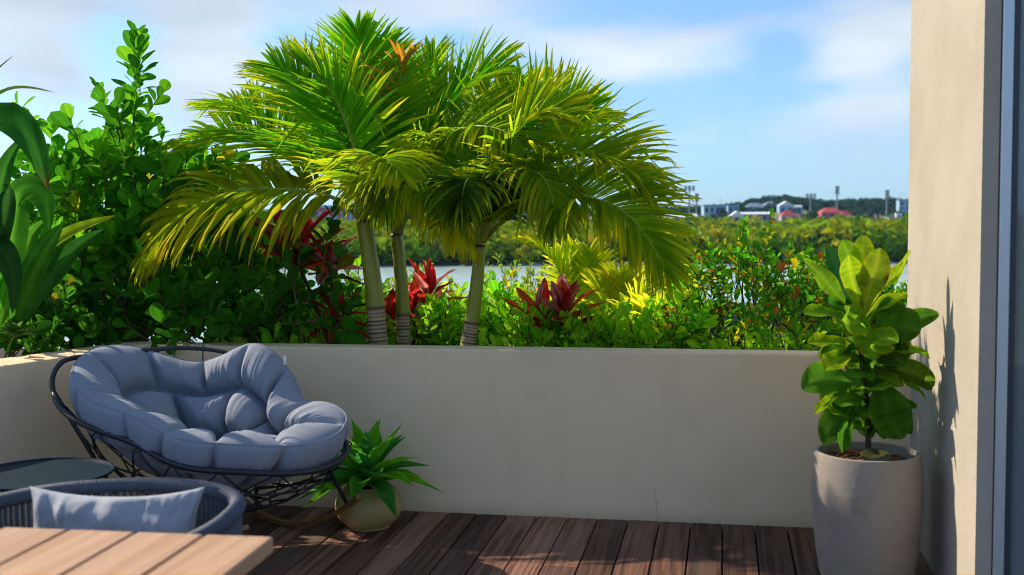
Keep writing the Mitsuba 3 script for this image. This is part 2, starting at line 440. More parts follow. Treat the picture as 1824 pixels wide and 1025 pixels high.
def build_cushion():
    nu, nph = 130, 480
    ph = np.arange(nph) * 2 * np.pi / nph
    us = np.sin(np.linspace(0.004, 1, nu) * np.pi / 2) ** 1.0
    U, P = np.meshgrid(us, ph, indexing="ij")
    M = bowl(U * 0.995, P)
    du = bowl(U * 0.995 + 1e-3, P) - bowl(U * 0.995 - 1e-3, P)
    dp = bowl(U * 0.995, P + 1e-3) - bowl(U * 0.995, P - 1e-3)
    N = nrm(np.cross(du, dp))
    N = np.where(N[..., 2:] < 0, -N, N)

    def cells(U, P, seams=False):
        h = np.zeros_like(U)
        cr = np.zeros_like(U)
        back = np.clip(np.cos(P - math.radians(112)), 0, 1)
        b1, b2 = 0.36 + 0.14 * back, 0.70 + 0.12 * back
        rings = [(0 * U, b1, 3, 0.5), (b1, b2, 8, 0.1), (b2, 1.22 + 0 * U, 12, 0.42)]
        for ri, (a, b, ns, off) in enumerate(rings):
            on = (U >= a) & (U < b)
            wob = 0.05 * np.sin(3 * P + 2.5 * ri)
            x = np.clip((U - a) / (b - a), 0, 1)
            y = ((P / (2 * np.pi)) * ns + off + wob) % 1.0
            px = 1 - np.abs(2 * x - 1) ** 2.2
            py = 1 - np.abs(2 * y - 1) ** 2.4
            if ri == 0:
                px = 1 - np.abs(x) ** 3.0
                py = 0.35 + 0.65 * py
            if ri == 2:
                px = 1 - np.abs(np.clip(1 - 2 * x, 0, 1)) ** 2.6
                py = 0.22 + 0.78 * py ** 0.8
            h = np.where(on, np.clip(px, 0, 1) ** 0.6 * np.clip(py, 0, 1) ** 0.55, h)
            dy = np.minimum(y, 1 - y) * 2 * np.pi / ns * np.clip(U, 0.05, 1) * 0.5
            dist = np.minimum(dy if ri else 9.0, np.minimum(np.abs(U - a) if ri else 9.0, np.abs(U - b)) * 0.5)
            cr = np.where(on, np.exp(-((dist / 0.013) ** 2)) + 0.5 * np.exp(-((dist / 0.035) ** 2)), cr)
        return cr if seams else h
    H = cells(U, P)
    close = np.sqrt(np.clip(1 - U ** 7, 0, 1))
    outer = np.exp(-((U - 0.88) / 0.16) ** 2)
    # creases running over the outer roll, bunched between the seams
    q = np.stack([np.cos(P) * 9, np.sin(P) * 9, U * 1.4], -1)
    wr = meshkit.fbm(q, octaves=3, seed=4)
    ridge = 1 - np.abs(2 * wr - 1) ** 0.7
    q2 = np.stack([np.cos(P) * 22, np.sin(P) * 22, U * 2.5], -1)
    ridge2 = np.abs(2 * meshkit.fbm(q2, octaves=2, seed=8) - 1)
    big = meshkit.fbm(np.stack([np.cos(P) * 2.2, np.sin(P) * 2.2, U * 2.5], -1), octaves=2, seed=21) - 0.5
    top = close * (0.010 + 0.125 * H + 0.040 * outer * (1 - 0.8 * np.clip(np.cos(P - math.radians(112)), 0, 1)) + 0.02 * big - 0.016 * outer * ridge + 0.012 * outer * ridge2 - 0.004 * ridge - 0.042 * cells(U, P, True) * np.clip(1.25 - U, 0, 1) ** 0.3)
    bot = close * (-0.034 * cells(U, P, True) + 0.045 + 0.05 * outer + 0.012 * cells(U, P + 0.35) - 0.022 * outer * ridge2 + 0.01 * big)
    # the roll swells outwards too
    O = nrm(np.stack([np.cos(P), 0.8 * np.sin(P), 0 * P], -1))
    A = M + N * top[..., None] + O * (0.04 * np.clip(U, 0, 1) ** 4 * (0.6 + 0.4 * H))[..., None]
    B = M - N * bot[..., None] + O * (0.04 * np.clip(U, 0, 1) ** 4 * (0.6 + 0.4 * H))[..., None]
    A, B = to_world(A), to_world(B[::-1])
    V = np.vstack([A.reshape(-1, 3), B[1:].reshape(-1, 3)])
    rows = 2 * nu - 1
    i, j = np.meshgrid(np.arange(rows - 1), np.arange(nph), indexing="ij")
    quad = np.stack([i * nph + j, (i + 1) * nph + j, (i + 1) * nph + (j + 1) % nph, i * nph + (j + 1) % nph], -1).reshape(-1, 4)
    f = np.vstack([quad[:, [0, 1, 2]], quad[:, [0, 2, 3]]])
    k = np.arange(nph)
    V = np.vstack([V, A[0].mean(0), B[-1].mean(0)])
    f = np.vstack([f, np.stack([k * 0 + rows * nph, k, (k + 1) % nph], 1), np.stack([k * 0 + rows * nph + 1, (rows - 1) * nph + (k + 1) % nph, (rows - 1) * nph + k], 1)])
    return V, f, A[-1]


cv, cf, seam = build_cushion()
LIFT = np.array([0, 0, 0.045])
cush = put("chair_cushion", mikit.ply((cv + LIFT, cf), "m_fabric", smooth=True), label="grey blue tufted round cushion filling the rocking chair's bowl", cat="cushion")
put("piping", mikit.ply(tube(seam[::2] + LIFT, 0.0042, 5, closed=True), "m_fabric", smooth=True), cush)
pt = to_world(np.stack(rim_point(math.radians(46), 1.06), -1)) + np.array([0, 0, 0.075])
tg = moved(rbox(0.014, 0.004, 0.042, 0.001), pt, rotz(0.3))
put("care_tag", mikit.ply(tg, "m_tag"), cush)

chair = thing("rocking_chair", "wide black wire basket rocking chair on curved wooden runners by the wall", "chair")
PH = np.linspace(0, 2 * np.pi, 97)[:-1]


def under(u, phi, off=0.10):
    """The wire basket below the cushion."""
    p = bowl(np.asarray(u, float), np.asarray(phi, float))
    c = np.array([BC[0], BC[1], 0.9])
    return to_world(p + nrm(p - c) * off)


def rimw(phi):
    x, d, z = rim_point(phi, 1.13 - 0.09 * np.exp(-((np.angle(np.exp(1j * (np.asarray(phi) - math.radians(8)))) / 0.55) ** 2)) + 0.08 * np.exp(-((np.angle(np.exp(1j * (np.asarray(phi) - math.radians(183)))) / 0.35) ** 2)))
    lift = 0.03 * np.exp(-((np.angle(np.exp(1j * (phi - math.radians(140)))) / 0.9) ** 2))
    return to_world(np.stack([x, d, z - 0.065 + lift], -1))


put("rim", mikit.ply(tube(rimw(np.radians(np.linspace(-173, 80, 90))), 0.0125, 10), "m_black_metal", smooth=True), chair)
for k in range(15):
    for s in (-1, 1):
        u = np.linspace(1.0, 0.30, 16)
        ph = k * 2 * np.pi / 15 + s * (1 - u) * 1.1
        pts = under(u, ph)
        pts[0] = rimw(ph[0])
        put("wire", mikit.ply(tube(pts, 0.0042, 5), "m_black_metal", smooth=True), chair)
for u in (0.75, 0.5, 0.30):
    put("hoop", mikit.ply(tube(under(np.full(64, u), PH[:64] * 1.5), 0.005, 6, closed=True), "m_black_metal", smooth=True), chair)
# the tall back hoop seen behind the cushion, with short uprights
_e = rimw(math.radians(187))
_e = (_e[0] * math.cos(_y) + _e[1] * math.sin(_y), -_e[0] * math.sin(_y) + _e[1] * math.cos(_y), _e[2])
bp = [_e, (-2.045, 4.965, 0.765), (-2.02, 5.00, 0.818), (-1.95, 5.08, 0.834), (-1.78, 5.24, 0.835), (-1.62, 5.36, 0.838), (-1.48, 5.38, 0.83), (-1.32, 5.34, 0.79), (-1.25, 5.26, 0.68)]
put("back_hoop", mikit.ply(tube(to_world(spline(bp, 60)), 0.0115, 8), "m_black_metal", smooth=True), chair)
for x, d in ((-1.74, 5.275), (-1.62, 5.36), (-1.49, 5.38)):
    put("upright", mikit.ply(tube(to_world([(x, d, 0.85), (x, d - 0.03, 0.62)]), 0.0035, 5), "m_black_metal", smooth=True), chair)
fd = np.array([math.cos(math.radians(-39)), math.sin(math.radians(-39))])
ld = np.array([-fd[1], fd[0]])
RC = np.array([-1.03, 5.20])


def runner(s, side):
    c = RC - ld * (0.62 if side else 0.0) + fd * s
    return np.array([c[0], c[1], 0.013 + 0.70 * (s + 0.10) ** 2])


for side in (0, 1):
    ss = np.linspace(-0.47, 0.44, 40)
    sec = []
    for s in ss:
        p = runner(s, side)
        t = nrm(np.r_[fd, 1.4 * (s + 0.1)])
        upv = nrm(np.cross(np.r_[ld, 0.0], t)) * -1
        for a, b in ((-1, -1), (1, -1), (1, 1), (-1, 1)):
            sec.append(p + np.r_[ld, 0] * 0.017 * a + upv * 0.010 * b)
    sec = to_world(np.array(sec))
    f = []
    for i in range(len(ss) - 1):
        for j in range(4):
            a, b = i * 4 + j, i * 4 + (j + 1) % 4
            f += [[a, b, b + 4], [a, b + 4, a + 4]]
    e = (len(ss) - 1) * 4
    f += [[0, 2, 1], [0, 3, 2], [e, e + 1, e + 2], [e, e + 2, e + 3]]
    put("runner", mikit.ply((sec, np.array(f)), "m_rocker", smooth=40), chair)


def leg(a, b, r=0.0095):
    put("leg", mikit.ply(tube(to_world([a, b]), r, 8), "m_black_metal", smooth=True), chair)


up = np.array([0, 0, 0.014])
fr, bk, fl, bl = runner(0.36, 0) + up, runner(-0.28, 0) + up, runner(0.36, 1) + up, runner(-0.30, 1) + up
top_fr = np.array([(560 - 912) / FPX * 4.80, 4.80, 0.465])
leg(top_fr, fr)
leg((bk[0] + 0.01, bk[1] - 0.06, 0.40), bk)
leg((-1.42, 4.46, 0.40), fl)
_q = rimw(math.radians(184))
put("leg", mikit.ply(tube([_q, to_world(bl)], 0.0105, 8), "m_black_metal", smooth=True), chair)
mid = top_fr + (fr - top_fr) * 0.55
put("stretcher", mikit.ply(tube(to_world([mid, (bk[0], bk[1] - 0.03, 0.155)]), 0.0085, 8), "m_black_metal", smooth=True), chair)
put("stretcher", mikit.ply(tube(to_world([bk, bl]), 0.008, 8), "m_black_metal", smooth=True), chair)
put("stretcher", mikit.ply(tube(to_world([fl + (np.array((-1.42, 4.46, 0.40)) - fl) * 0.5, bl + (np.array((-2.0, 5.02, 0.66)) - bl) * 0.25]), 0.0085, 8), "m_black_metal", smooth=True), chair)

# ------------------------------------------------------------------ round side table
st = thing("side_table", "round dark metal side table at the left edge beside the rocking chair", "table")
sc = atd(72, 843, 4.42); sz = sc[2]
put("table_top", mikit.ply(lathe([(0.001, sz - 0.012), (0.24, sz - 0.012), (0.272, sz - 0.008), (0.278, sz), (0.276, sz + 0.004), (0.268, sz + 0.004), (0.264, sz - 0.002), (0.001, sz - 0.002)], 72, (sc[0], sc[1], 0)), "m_blue_metal", smooth=40), st)
for k in range(4):
    a = math.radians(28 + 90 * k)
    d = np.array([math.cos(a), math.sin(a), 0])
    put("leg", mikit.ply(tube([sc * [1, 1, 0] + d * 0.19 + [0, 0, sz - 0.012], sc * [1, 1, 0] + d * 0.265], [0.015, 0.010], 10), "m_black_metal", smooth=40), st)

# ------------------------------------------------------------------ rope chair and pillow
rope = thing("rope_chair", "round backed rope woven outdoor chair tucked under the wooden table", "chair")
rc = np.array([-1.045, 2.82])


def rrim(ph, sc=1.0, z=0.712):
    ph = np.asarray(ph, float)
    x = rc[0] + 0.335 * sc * np.cos(ph)
    d = rc[1] + 0.285 * sc * np.sin(ph)
    zz = z - 0.055 * np.clip(-np.sin(ph) + 0.05, 0, 1) ** 1.4
    return to_world(np.stack([x, d, zz + 0 * x], -1))


ph0, ph1 = math.radians(-62), math.radians(242)
pp = np.linspace(ph0, ph1, 900)
rad = 0.0170 + 0.0042 * np.abs(np.sin(np.arange(900) * np.pi / 4.0))
put("rim", mikit.ply(tube(rrim(pp), rad, 12), "m_rope", smooth=True), rope)
seat_z = 0.43
for k in range(96):
    a = ph0 + (ph1 - ph0) * (k + 0.5) / 96
    top, low = rrim(a) - [0, 0, 0.012], rrim(a, 0.84, seat_z)
    low[2] = seat_z
    mid = (top + low) / 2
    out = nrm((top - rrim(a, 0.5)) * [1, 1, 0])
    put("rope", mikit.ply(tube(spline([top + out * 0.004, mid + out * 0.022, low], 7), 0.0062, 6), "m_rope", smooth=True), rope)
sr = rrim(np.linspace(0, 2 * np.pi, 65)[:-1], 0.84, seat_z); sr[:, 2] = seat_z
put("seat_ring", mikit.ply(tube(sr, 0.012, 8, closed=True), "m_black_metal", smooth=True), rope)
cen = sr.mean(0)
ring2 = [cen + (sr - cen) * s + [0, 0, z] for s, z in ((0.02, 0.075), (0.7, 0.078), (0.88, 0.07), (0.93, 0.045), (0.9, 0.012), (0.02, 0.01))]
v = np.vstack(ring2)
i, j = np.meshgrid(np.arange(5), np.arange(64), indexing="ij")
quad = np.stack([i * 64 + j, i * 64 + (j + 1) % 64, (i + 1) * 64 + (j + 1) % 64, (i + 1) * 64 + j], -1).reshape(-1, 4)
put("seat_pad", mikit.ply((v, np.vstack([quad[:, [2, 1, 0]], quad[:, [3, 2, 0]]])), "m_fabric", smooth=True), rope)
for k in range(4):
    a = math.radians(45 + 90 * k)
    t_ = rrim(a, 0.8, seat_z); t_[2] = seat_z
    b_ = rrim(a, 1.0, seat_z); b_[2] = 0.0
    put("leg", mikit.ply(tube([t_, b_], [0.013, 0.009], 8), "m_black_metal", smooth=True), rope)


def build_pillow(w, h, t, seed):
    n = 60
    a = np.linspace(-1, 1, n)
    X, Y = np.meshgrid(a, a, indexing="ij")
    X, Y = np.sign(X) * np.abs(X) ** 0.8, np.sign(Y) * np.abs(Y) ** 0.8
    pin = 0.11
    px = X * (1 - pin * (1 - np.abs(Y) ** 2.2) * np.abs(X) ** 3)
    py = Y * (1 - pin * 1.6 * (1 - np.abs(X) ** 2.2) * np.abs(Y) ** 3)
    e = np.clip((1 - X ** 2) * (1 - Y ** 2), 0, 1)
    z = e ** 0.42
    q = np.stack([X * 2.9, Y * 1.3, 0 * X + seed], -1)
    wr = (meshkit.fbm(q, octaves=3, seed=seed) - 0.5)
    z = z * (1 + 1.3 * wr) + 0.26 * e ** 0.3 * np.abs(2 * meshkit.fbm(q * [2.5, 1.0, 1], octaves=2, seed=seed + 5) - 1)
    A = np.stack([px * w / 2, py * h / 2, z * t / 2], -1).reshape(-1, 3)
    B = A * [1, 1, -1]
    i, j = np.meshgrid(np.arange(n - 1), np.arange(n - 1), indexing="ij")
    qd = np.stack([i * n + j, (i + 1) * n + j, (i + 1) * n + j + 1, i * n + j + 1], -1).reshape(-1, 4)
    f = np.vstack([qd[:, [0, 1, 2]], qd[:, [0, 2, 3]]])
    m = trimesh.Trimesh(np.vstack([A, B]), np.vstack([f, f[:, ::-1] + n * n]), process=False)
    m.merge_vertices()
    return np.array(m.vertices), np.array(m.faces)


pv, pf = build_pillow(0.45, 0.31, 0.17, 6)
ax = nrm(to_world([1.0, 0.09, -0.035]) - to_world([0, 0, 0]))
ay = nrm(to_world([0.02, 0.22, 0.97]) - to_world([0, 0, 0]))
az = np.cross(ax, ay)
ay = np.cross(az, ax)
pc = atd(203, 974, 2.93)
put("pillow", mikit.ply((pv @ np.stack([ax, ay, az]) + pc, pf), "m_pillow", smooth=True), label="pale grey lilac pillow propped against the back of the rope chair", cat="pillow")

# ------------------------------------------------------------------ wooden table in the foreground
tb = thing("dining_table", "pale teak slatted table in the blurred lower left foreground", "table")
cor = atz(490, 956, 0.75)
tr = rotz(math.radians(2.0))
tl, tw, th, nb = 2.1, 0.98, 0.036, 6
pw = tw / nb
for k in range(nb):
    bx = rbox(pw - 0.007, tl, th, 0.004)
    put("plank", mikit.ply(moved(moved(bx, (-(k + 0.5) * pw, -tl / 2, -th / 2)), cor, tr), "m_teak"), tb)
put("apron", mikit.ply(moved(join([moved(rbox(tw - 0.16, 0.03, 0.06), (-tw / 2, -0.10, -th - 0.032)), moved(rbox(tw - 0.16, 0.03, 0.06), (-tw / 2, -tl + 0.1, -th - 0.032)), moved(rbox(0.03, tl - 0.24, 0.06), (-0.09, -tl / 2, -th - 0.032)), moved(rbox(0.03, tl - 0.24, 0.06), (-tw + 0.09, -tl / 2, -th - 0.032))]), cor, tr), "m_teak"), tb)
for sx in (0.12, tw - 0.12):
    for sy in (0.16, tl - 0.16):
        put("leg", mikit.ply(moved(rbox(0.07, 0.07, 0.75 - th - 0.062), (cor[0] * 0 + (tr @ [-sx, -sy, 0])[0] + cor[0], (tr @ [-sx, -sy, 0])[1] + cor[1], (0.75 - th - 0.062) / 2)), "m_teak"), tb)

# ------------------------------------------------------------------ plants: leaf templates
def leaf_template(profile, nt=7, nx=2, fold=0.18, bend=0.25, wave=0.0, tipcol=None, seed=0, petiole=0.0):
    """A leaf of length 1 along +x lying near the xy plane, its upper side towards +z. profile(t) = half width."""
    ts = 0.5 * np.linspace(0, 1, nt) + 0.5 * (1 - np.cos(np.pi * np.linspace(0, 1, nt))) / 2
    xs = np.linspace(-1, 1, 2 * nx + 1)
    r = np.random.default_rng(seed)
    ph = r.uniform(0, 6.28)
    V, C = [], []
    for t in ts:
        w = profile(t)
        for x in xs:
            z = fold * abs(x) * w - bend * t * t * 0.5 + wave * w * np.sin(9 * t + ph + 2 * x) * abs(x)
            V.append([petiole + (1 - petiole) * t, x * w, z])
            C.append((t, abs(x)))
    m = 2 * nx + 1
    f = []
    for i in range(nt - 1):
        for j in range(m - 1):
            a = i * m + j
            f += [[a, a + m, a + m + 1], [a, a + m + 1, a + 1]]
    return np.array(V), np.array(f), np.array(C)


def obov(t):
    return 0.012 + 0.285 * np.sin(np.pi * np.clip(t, 0, 1) ** 1.55) ** 0.6 if t < 0.999 else 0.035


def spat(t):
    return 0.012 + 0.20 * np.sin(np.pi * np.clip(t, 0, 1) ** 1.75) ** 0.68 if t < 0.999 else 0.03


def lance(t):
    return 0.018 + 0.085 * np.sin(np.pi * np.clip(t, 0, 1) ** 0.9) ** 0.9 if t < 0.999 else 0.002


def fiddle(t):
    w = 0.03 + 0.30 * np.sin(np.pi * np.clip(t, 0, 1) ** 1.35) ** 0.75 - 0.07 * np.exp(-((t - 0.38) / 0.13) ** 2)
    return w if t < 0.999 else 0.05


def inst(tv, tf, F, P, S):
    """Copies of a template under frames F (n,3,3), positions P and scales S, as one mesh."""
    v = np.einsum("nij,kj->nki", F * np.asarray(S)[:, None, None], tv) + np.asarray(P)[:, None]
    n, k = v.shape[:2]
    f = (tf[None] + (np.arange(n) * k)[:, None, None]).reshape(-1, 3)
    return v.reshape(-1, 3), f


def leaf_colours(C, base, edge=None, rib=None, spots=None):
    base = np.asarray(base, float)
    c = np.repeat(base[None], len(C), 0)
    if rib is not None:
        c = c + (np.asarray(rib) - base) * np.exp(-(C[:, 1:] / 0.12) ** 2)
    if edge is not None:
        c = c + (np.asarray(edge) - base) * np.clip((C[:, 1:] - 0.75) / 0.25, 0, 1) ** 2
    return np.clip(c, 0, 1)


GREENS = {
    "autograph": [(0.06, 0.29, 0.010), (0.08, 0.34, 0.010), (0.045, 0.23, 0.010), (0.13, 0.42, 0.012)],
    "hedge": [(0.20, 0.58, 0.012), (0.28, 0.64, 0.016), (0.13, 0.48, 0.012), (0.38, 0.68, 0.02)],
    "plum": [(0.08, 0.36, 0.012), (0.14, 0.44, 0.014), (0.06, 0.28, 0.015), (0.45, 0.50, 0.02), (0.55, 0.16, 0.02)],
    "dark": [(0.035, 0.18, 0.010), (0.045, 0.21, 0.010), (0.03, 0.14, 0.01)],
    "bank": [(0.28, 0.46, 0.02), (0.18, 0.38, 0.02), (0.34, 0.48, 0.03)],
}
TEMPLATES = {
    "autograph": [leaf_template(obov, 9, 2, 0.16, b, 0.03, seed=s, petiole=0.08) for s, b in ((1, 0.1), (2, 0.3))],
    "hedge": [leaf_template(spat, 8, 2, 0.22, b, 0.03, seed=s) for s, b in ((3, 0.05), (4, 0.35))],
    "plum": [leaf_template(obov, 8, 2, 0.25, b, 0.02, seed=s, petiole=0.06) for s, b in ((5, 0.1), (6, 0.3))],
}
TEMPLATES["dark"] = TEMPLATES["autograph"]
TEMPLATES["bank"] = TEMPLATES["hedge"]
PLY = {}


def leaf_ply(kind, k, c):
    key = (kind, k, c)
    if key not in PLY:
        v, f, C = TEMPLATES[kind][k]
        b = np.array(GREENS[kind][c])
        PLY[key] = mikit.ply((v, f), "m_leaf", smooth=True, color=leaf_colours(C, b, edge=b * [1.5, 1.25, 1.2], rib=b * [1.7, 1.35, 1.5]))
    return PLY[key]


def shrub(name, label, group, kind, blobs, foot, leaf, sprigs, per=8, nparts=60, up=0.7, weights=None, seed=0, sprig_len=0.17, spread=1.0, shoots=()):
    """A shrub: sprigs of alternate leaves through the given ellipsoids (x, d, z, rx, rd, rz of the view frame), twigs down to the foot."""
    r = np.random.default_rng(seed)
    t = thing(name, label, "shrub", group)
    vol = np.array([b[3] * b[4] * b[5] for b in blobs]) ** 0.7
    pick = r.choice(len(blobs), sprigs, p=vol / vol.sum())
    B = np.array(blobs)
    dirs = nrm(r.normal(size=(sprigs, 3)))
    rad = r.uniform(0.25, 1.0, sprigs) ** 0.45
    org = B[pick, :3] + dirs * rad[:, None] * B[pick, 3:]
    axis = nrm(dirs * [1, 1, 0.5] * 0.8 + [0, 0, up] + r.normal(size=(sprigs, 3)) * 0.28)
    org, axis = list(org), list(axis)
    lens = list(np.full(sprigs, sprig_len) * r.uniform(0.7, 1.3, sprigs))
    for (x, d, z, dxn, ddn, dzn, L) in shoots:
        org.append(np.array([x, d, z])); axis.append(nrm([dxn, ddn, dzn])); lens.append(L)
    F, P, S, twigs = [], [], [], []
    for o, a, L in zip(org, axis, lens):
        o, a = to_world(o), nrm(to_world(a))
        side = nrm(np.cross(a, r.normal(size=3)))
        bend = np.cross(a, side)
        nn = max(5, int(per * (L / sprig_len) * r.uniform(0.8, 1.2) * (1.6 if L > 1.3 * sprig_len else 1.0)))
        pts = [o + a * L * s + side * 0.12 * L * s * s for s in np.linspace(0, 1, 4)]
        twigs.append(tube(pts, [0.004, 0.0035, 0.003, 0.002], 4, caps=False))
        for k in range(nn):
            s = (k + 0.6) / nn
            th = k * 2.4 + r.uniform(-0.4, 0.4)
            ou = side * math.cos(th) + bend * math.sin(th)
            open_ = (1.15 - 0.75 * s) * spread
            d = nrm(a * math.cos(open_) + ou * math.sin(open_) + r.normal(size=3) * 0.12)
            nrmv = nrm(a * 1.0 - ou * 0.35 + r.normal(size=3) * 0.35)
            F.append(frame(d, nrmv)); P.append(o + a * L * s + side * 0.12 * L * s * s); S.append(leaf * r.uniform(0.5, 1.2) * (0.75 + 0.4 * math.sin(math.pi * min(s * 1.1, 1))))
    F, P, S = np.array(F), np.array(P), np.array(S)
    foot = np.asarray(foot, float)
    tw = list(twigs)
    cl = np.array([to_world(o) for o in org])
    for o in cl[r.permutation(len(cl))[: max(10, len(cl) // 6)]]:
        fo = to_world(foot) + r.normal(size=3) * [0.05, 0.05, 0.0]
        mid_ = fo * 0.45 + o * 0.55 + r.normal(size=3) * 0.05
        tw.append(tube(spline([fo, mid_, o], 7), np.linspace(0.011, 0.004, 7), 5, caps=False))
    tv = join(tw)
    put("stem", mikit.ply(tv, "m_stem", smooth=True, color=np.tile(np.array([[0.10, 0.085, 0.035]]), (len(tv[0]), 1))), t)
    nt, nc = len(TEMPLATES[kind]), len(GREENS[kind])
    tk = r.integers(nt, size=len(P))
    ck = r.choice(nc, len(P), p=weights) if weights is not None else r.integers(nc, size=len(P))
    depth = (P - EYE) @ FWD
    order = np.argsort(depth - 0.25 * P[:, 2])
    parts, rest = order[:nparts], order[nparts:]
    for i in parts:
        sh = leaf_ply(kind, tk[i], ck[i])
        put("leaf", {**sh, "to_world": to4(F[i], P[i], S[i])}, t)
    V, FF, CC, o = [], [], [], 0
    for k in range(nt):
        for c in range(nc):
            ids = rest[(tk[rest] == k) & (ck[rest] == c)]
            if not len(ids):
                continue
            v, f, C = TEMPLATES[kind][k]
            vv, ff = inst(v, f, F[ids], P[ids], S[ids])
            b = np.array(GREENS[kind][c])
            col = leaf_colours(C, b, edge=b * [1.5, 1.25, 1.2], rib=b * [1.7, 1.35, 1.5])
            V.append(vv); FF.append(ff + o); o += len(vv)
            CC.append((col[None] * r.uniform(0.75, 1.25, (len(ids), 1, 1)) * r.uniform(0.92, 1.08, (len(ids), 1, 3)) * np.where(r.random((len(ids), 1, 1)) < 0.05, np.array([4.5, 1.05, 0.8]), 1.0)).reshape(-1, 3))
    if V:
        put("foliage", mikit.ply((np.vstack(V), np.vstack(FF)), "m_leaf", smooth=True, color=np.clip(np.vstack(CC), 0, 1)), t, kind="stuff")
    return t


def vp(px, py, d, rx, rd, rz):
    """An ellipsoid of a shrub: its middle at a pixel and depth, half sizes in metres."""
    return (px - 912) / FPX * d, d, atd(px, py, d)[2], rx, rd, rz


# planting bed and ground outside the wall
bed = thing("planting_bed", None, None)
g = np.linspace(-9, 6, 80); h = np.linspace(5.47, 12.0, 40)
X, Y = np.meshgrid(g, h, indexing="ij")
Z = 0.34 + 0.06 * meshkit.fbm(np.stack([X * 2, Y * 2, 0 * X], -1)) - np.clip(Y - 8.6, 0, 9) ** 1.2 * 0.45
X2 = X
i, j = np.meshgrid(np.arange(79), np.arange(39), indexing="ij")
q = np.stack([i * 40 + j, (i + 1) * 40 + j, (i + 1) * 40 + j + 1, i * 40 + j + 1], -1).reshape(-1, 4)
note(bed, kind="structure")
scene[bed] = mikit.ply((np.stack([X, Y, Z], -1).reshape(-1, 3), q), "m_soil", smooth=True)
lb = trimesh.creation.extrude_polygon(sg.Polygon([tuple(co + [-0.005, 0.0]), tuple(co + ldir * 4.4 + [-0.005, 0.0]), (-9, 1.0), (-9, 5.46), (-3.11, 5.46)]), 0.5, engine="earcut")
lb.apply_translation([0, 0, -0.1])
put("planting_bed", mikit.ply(lb, "m_soil"), kind="structure")


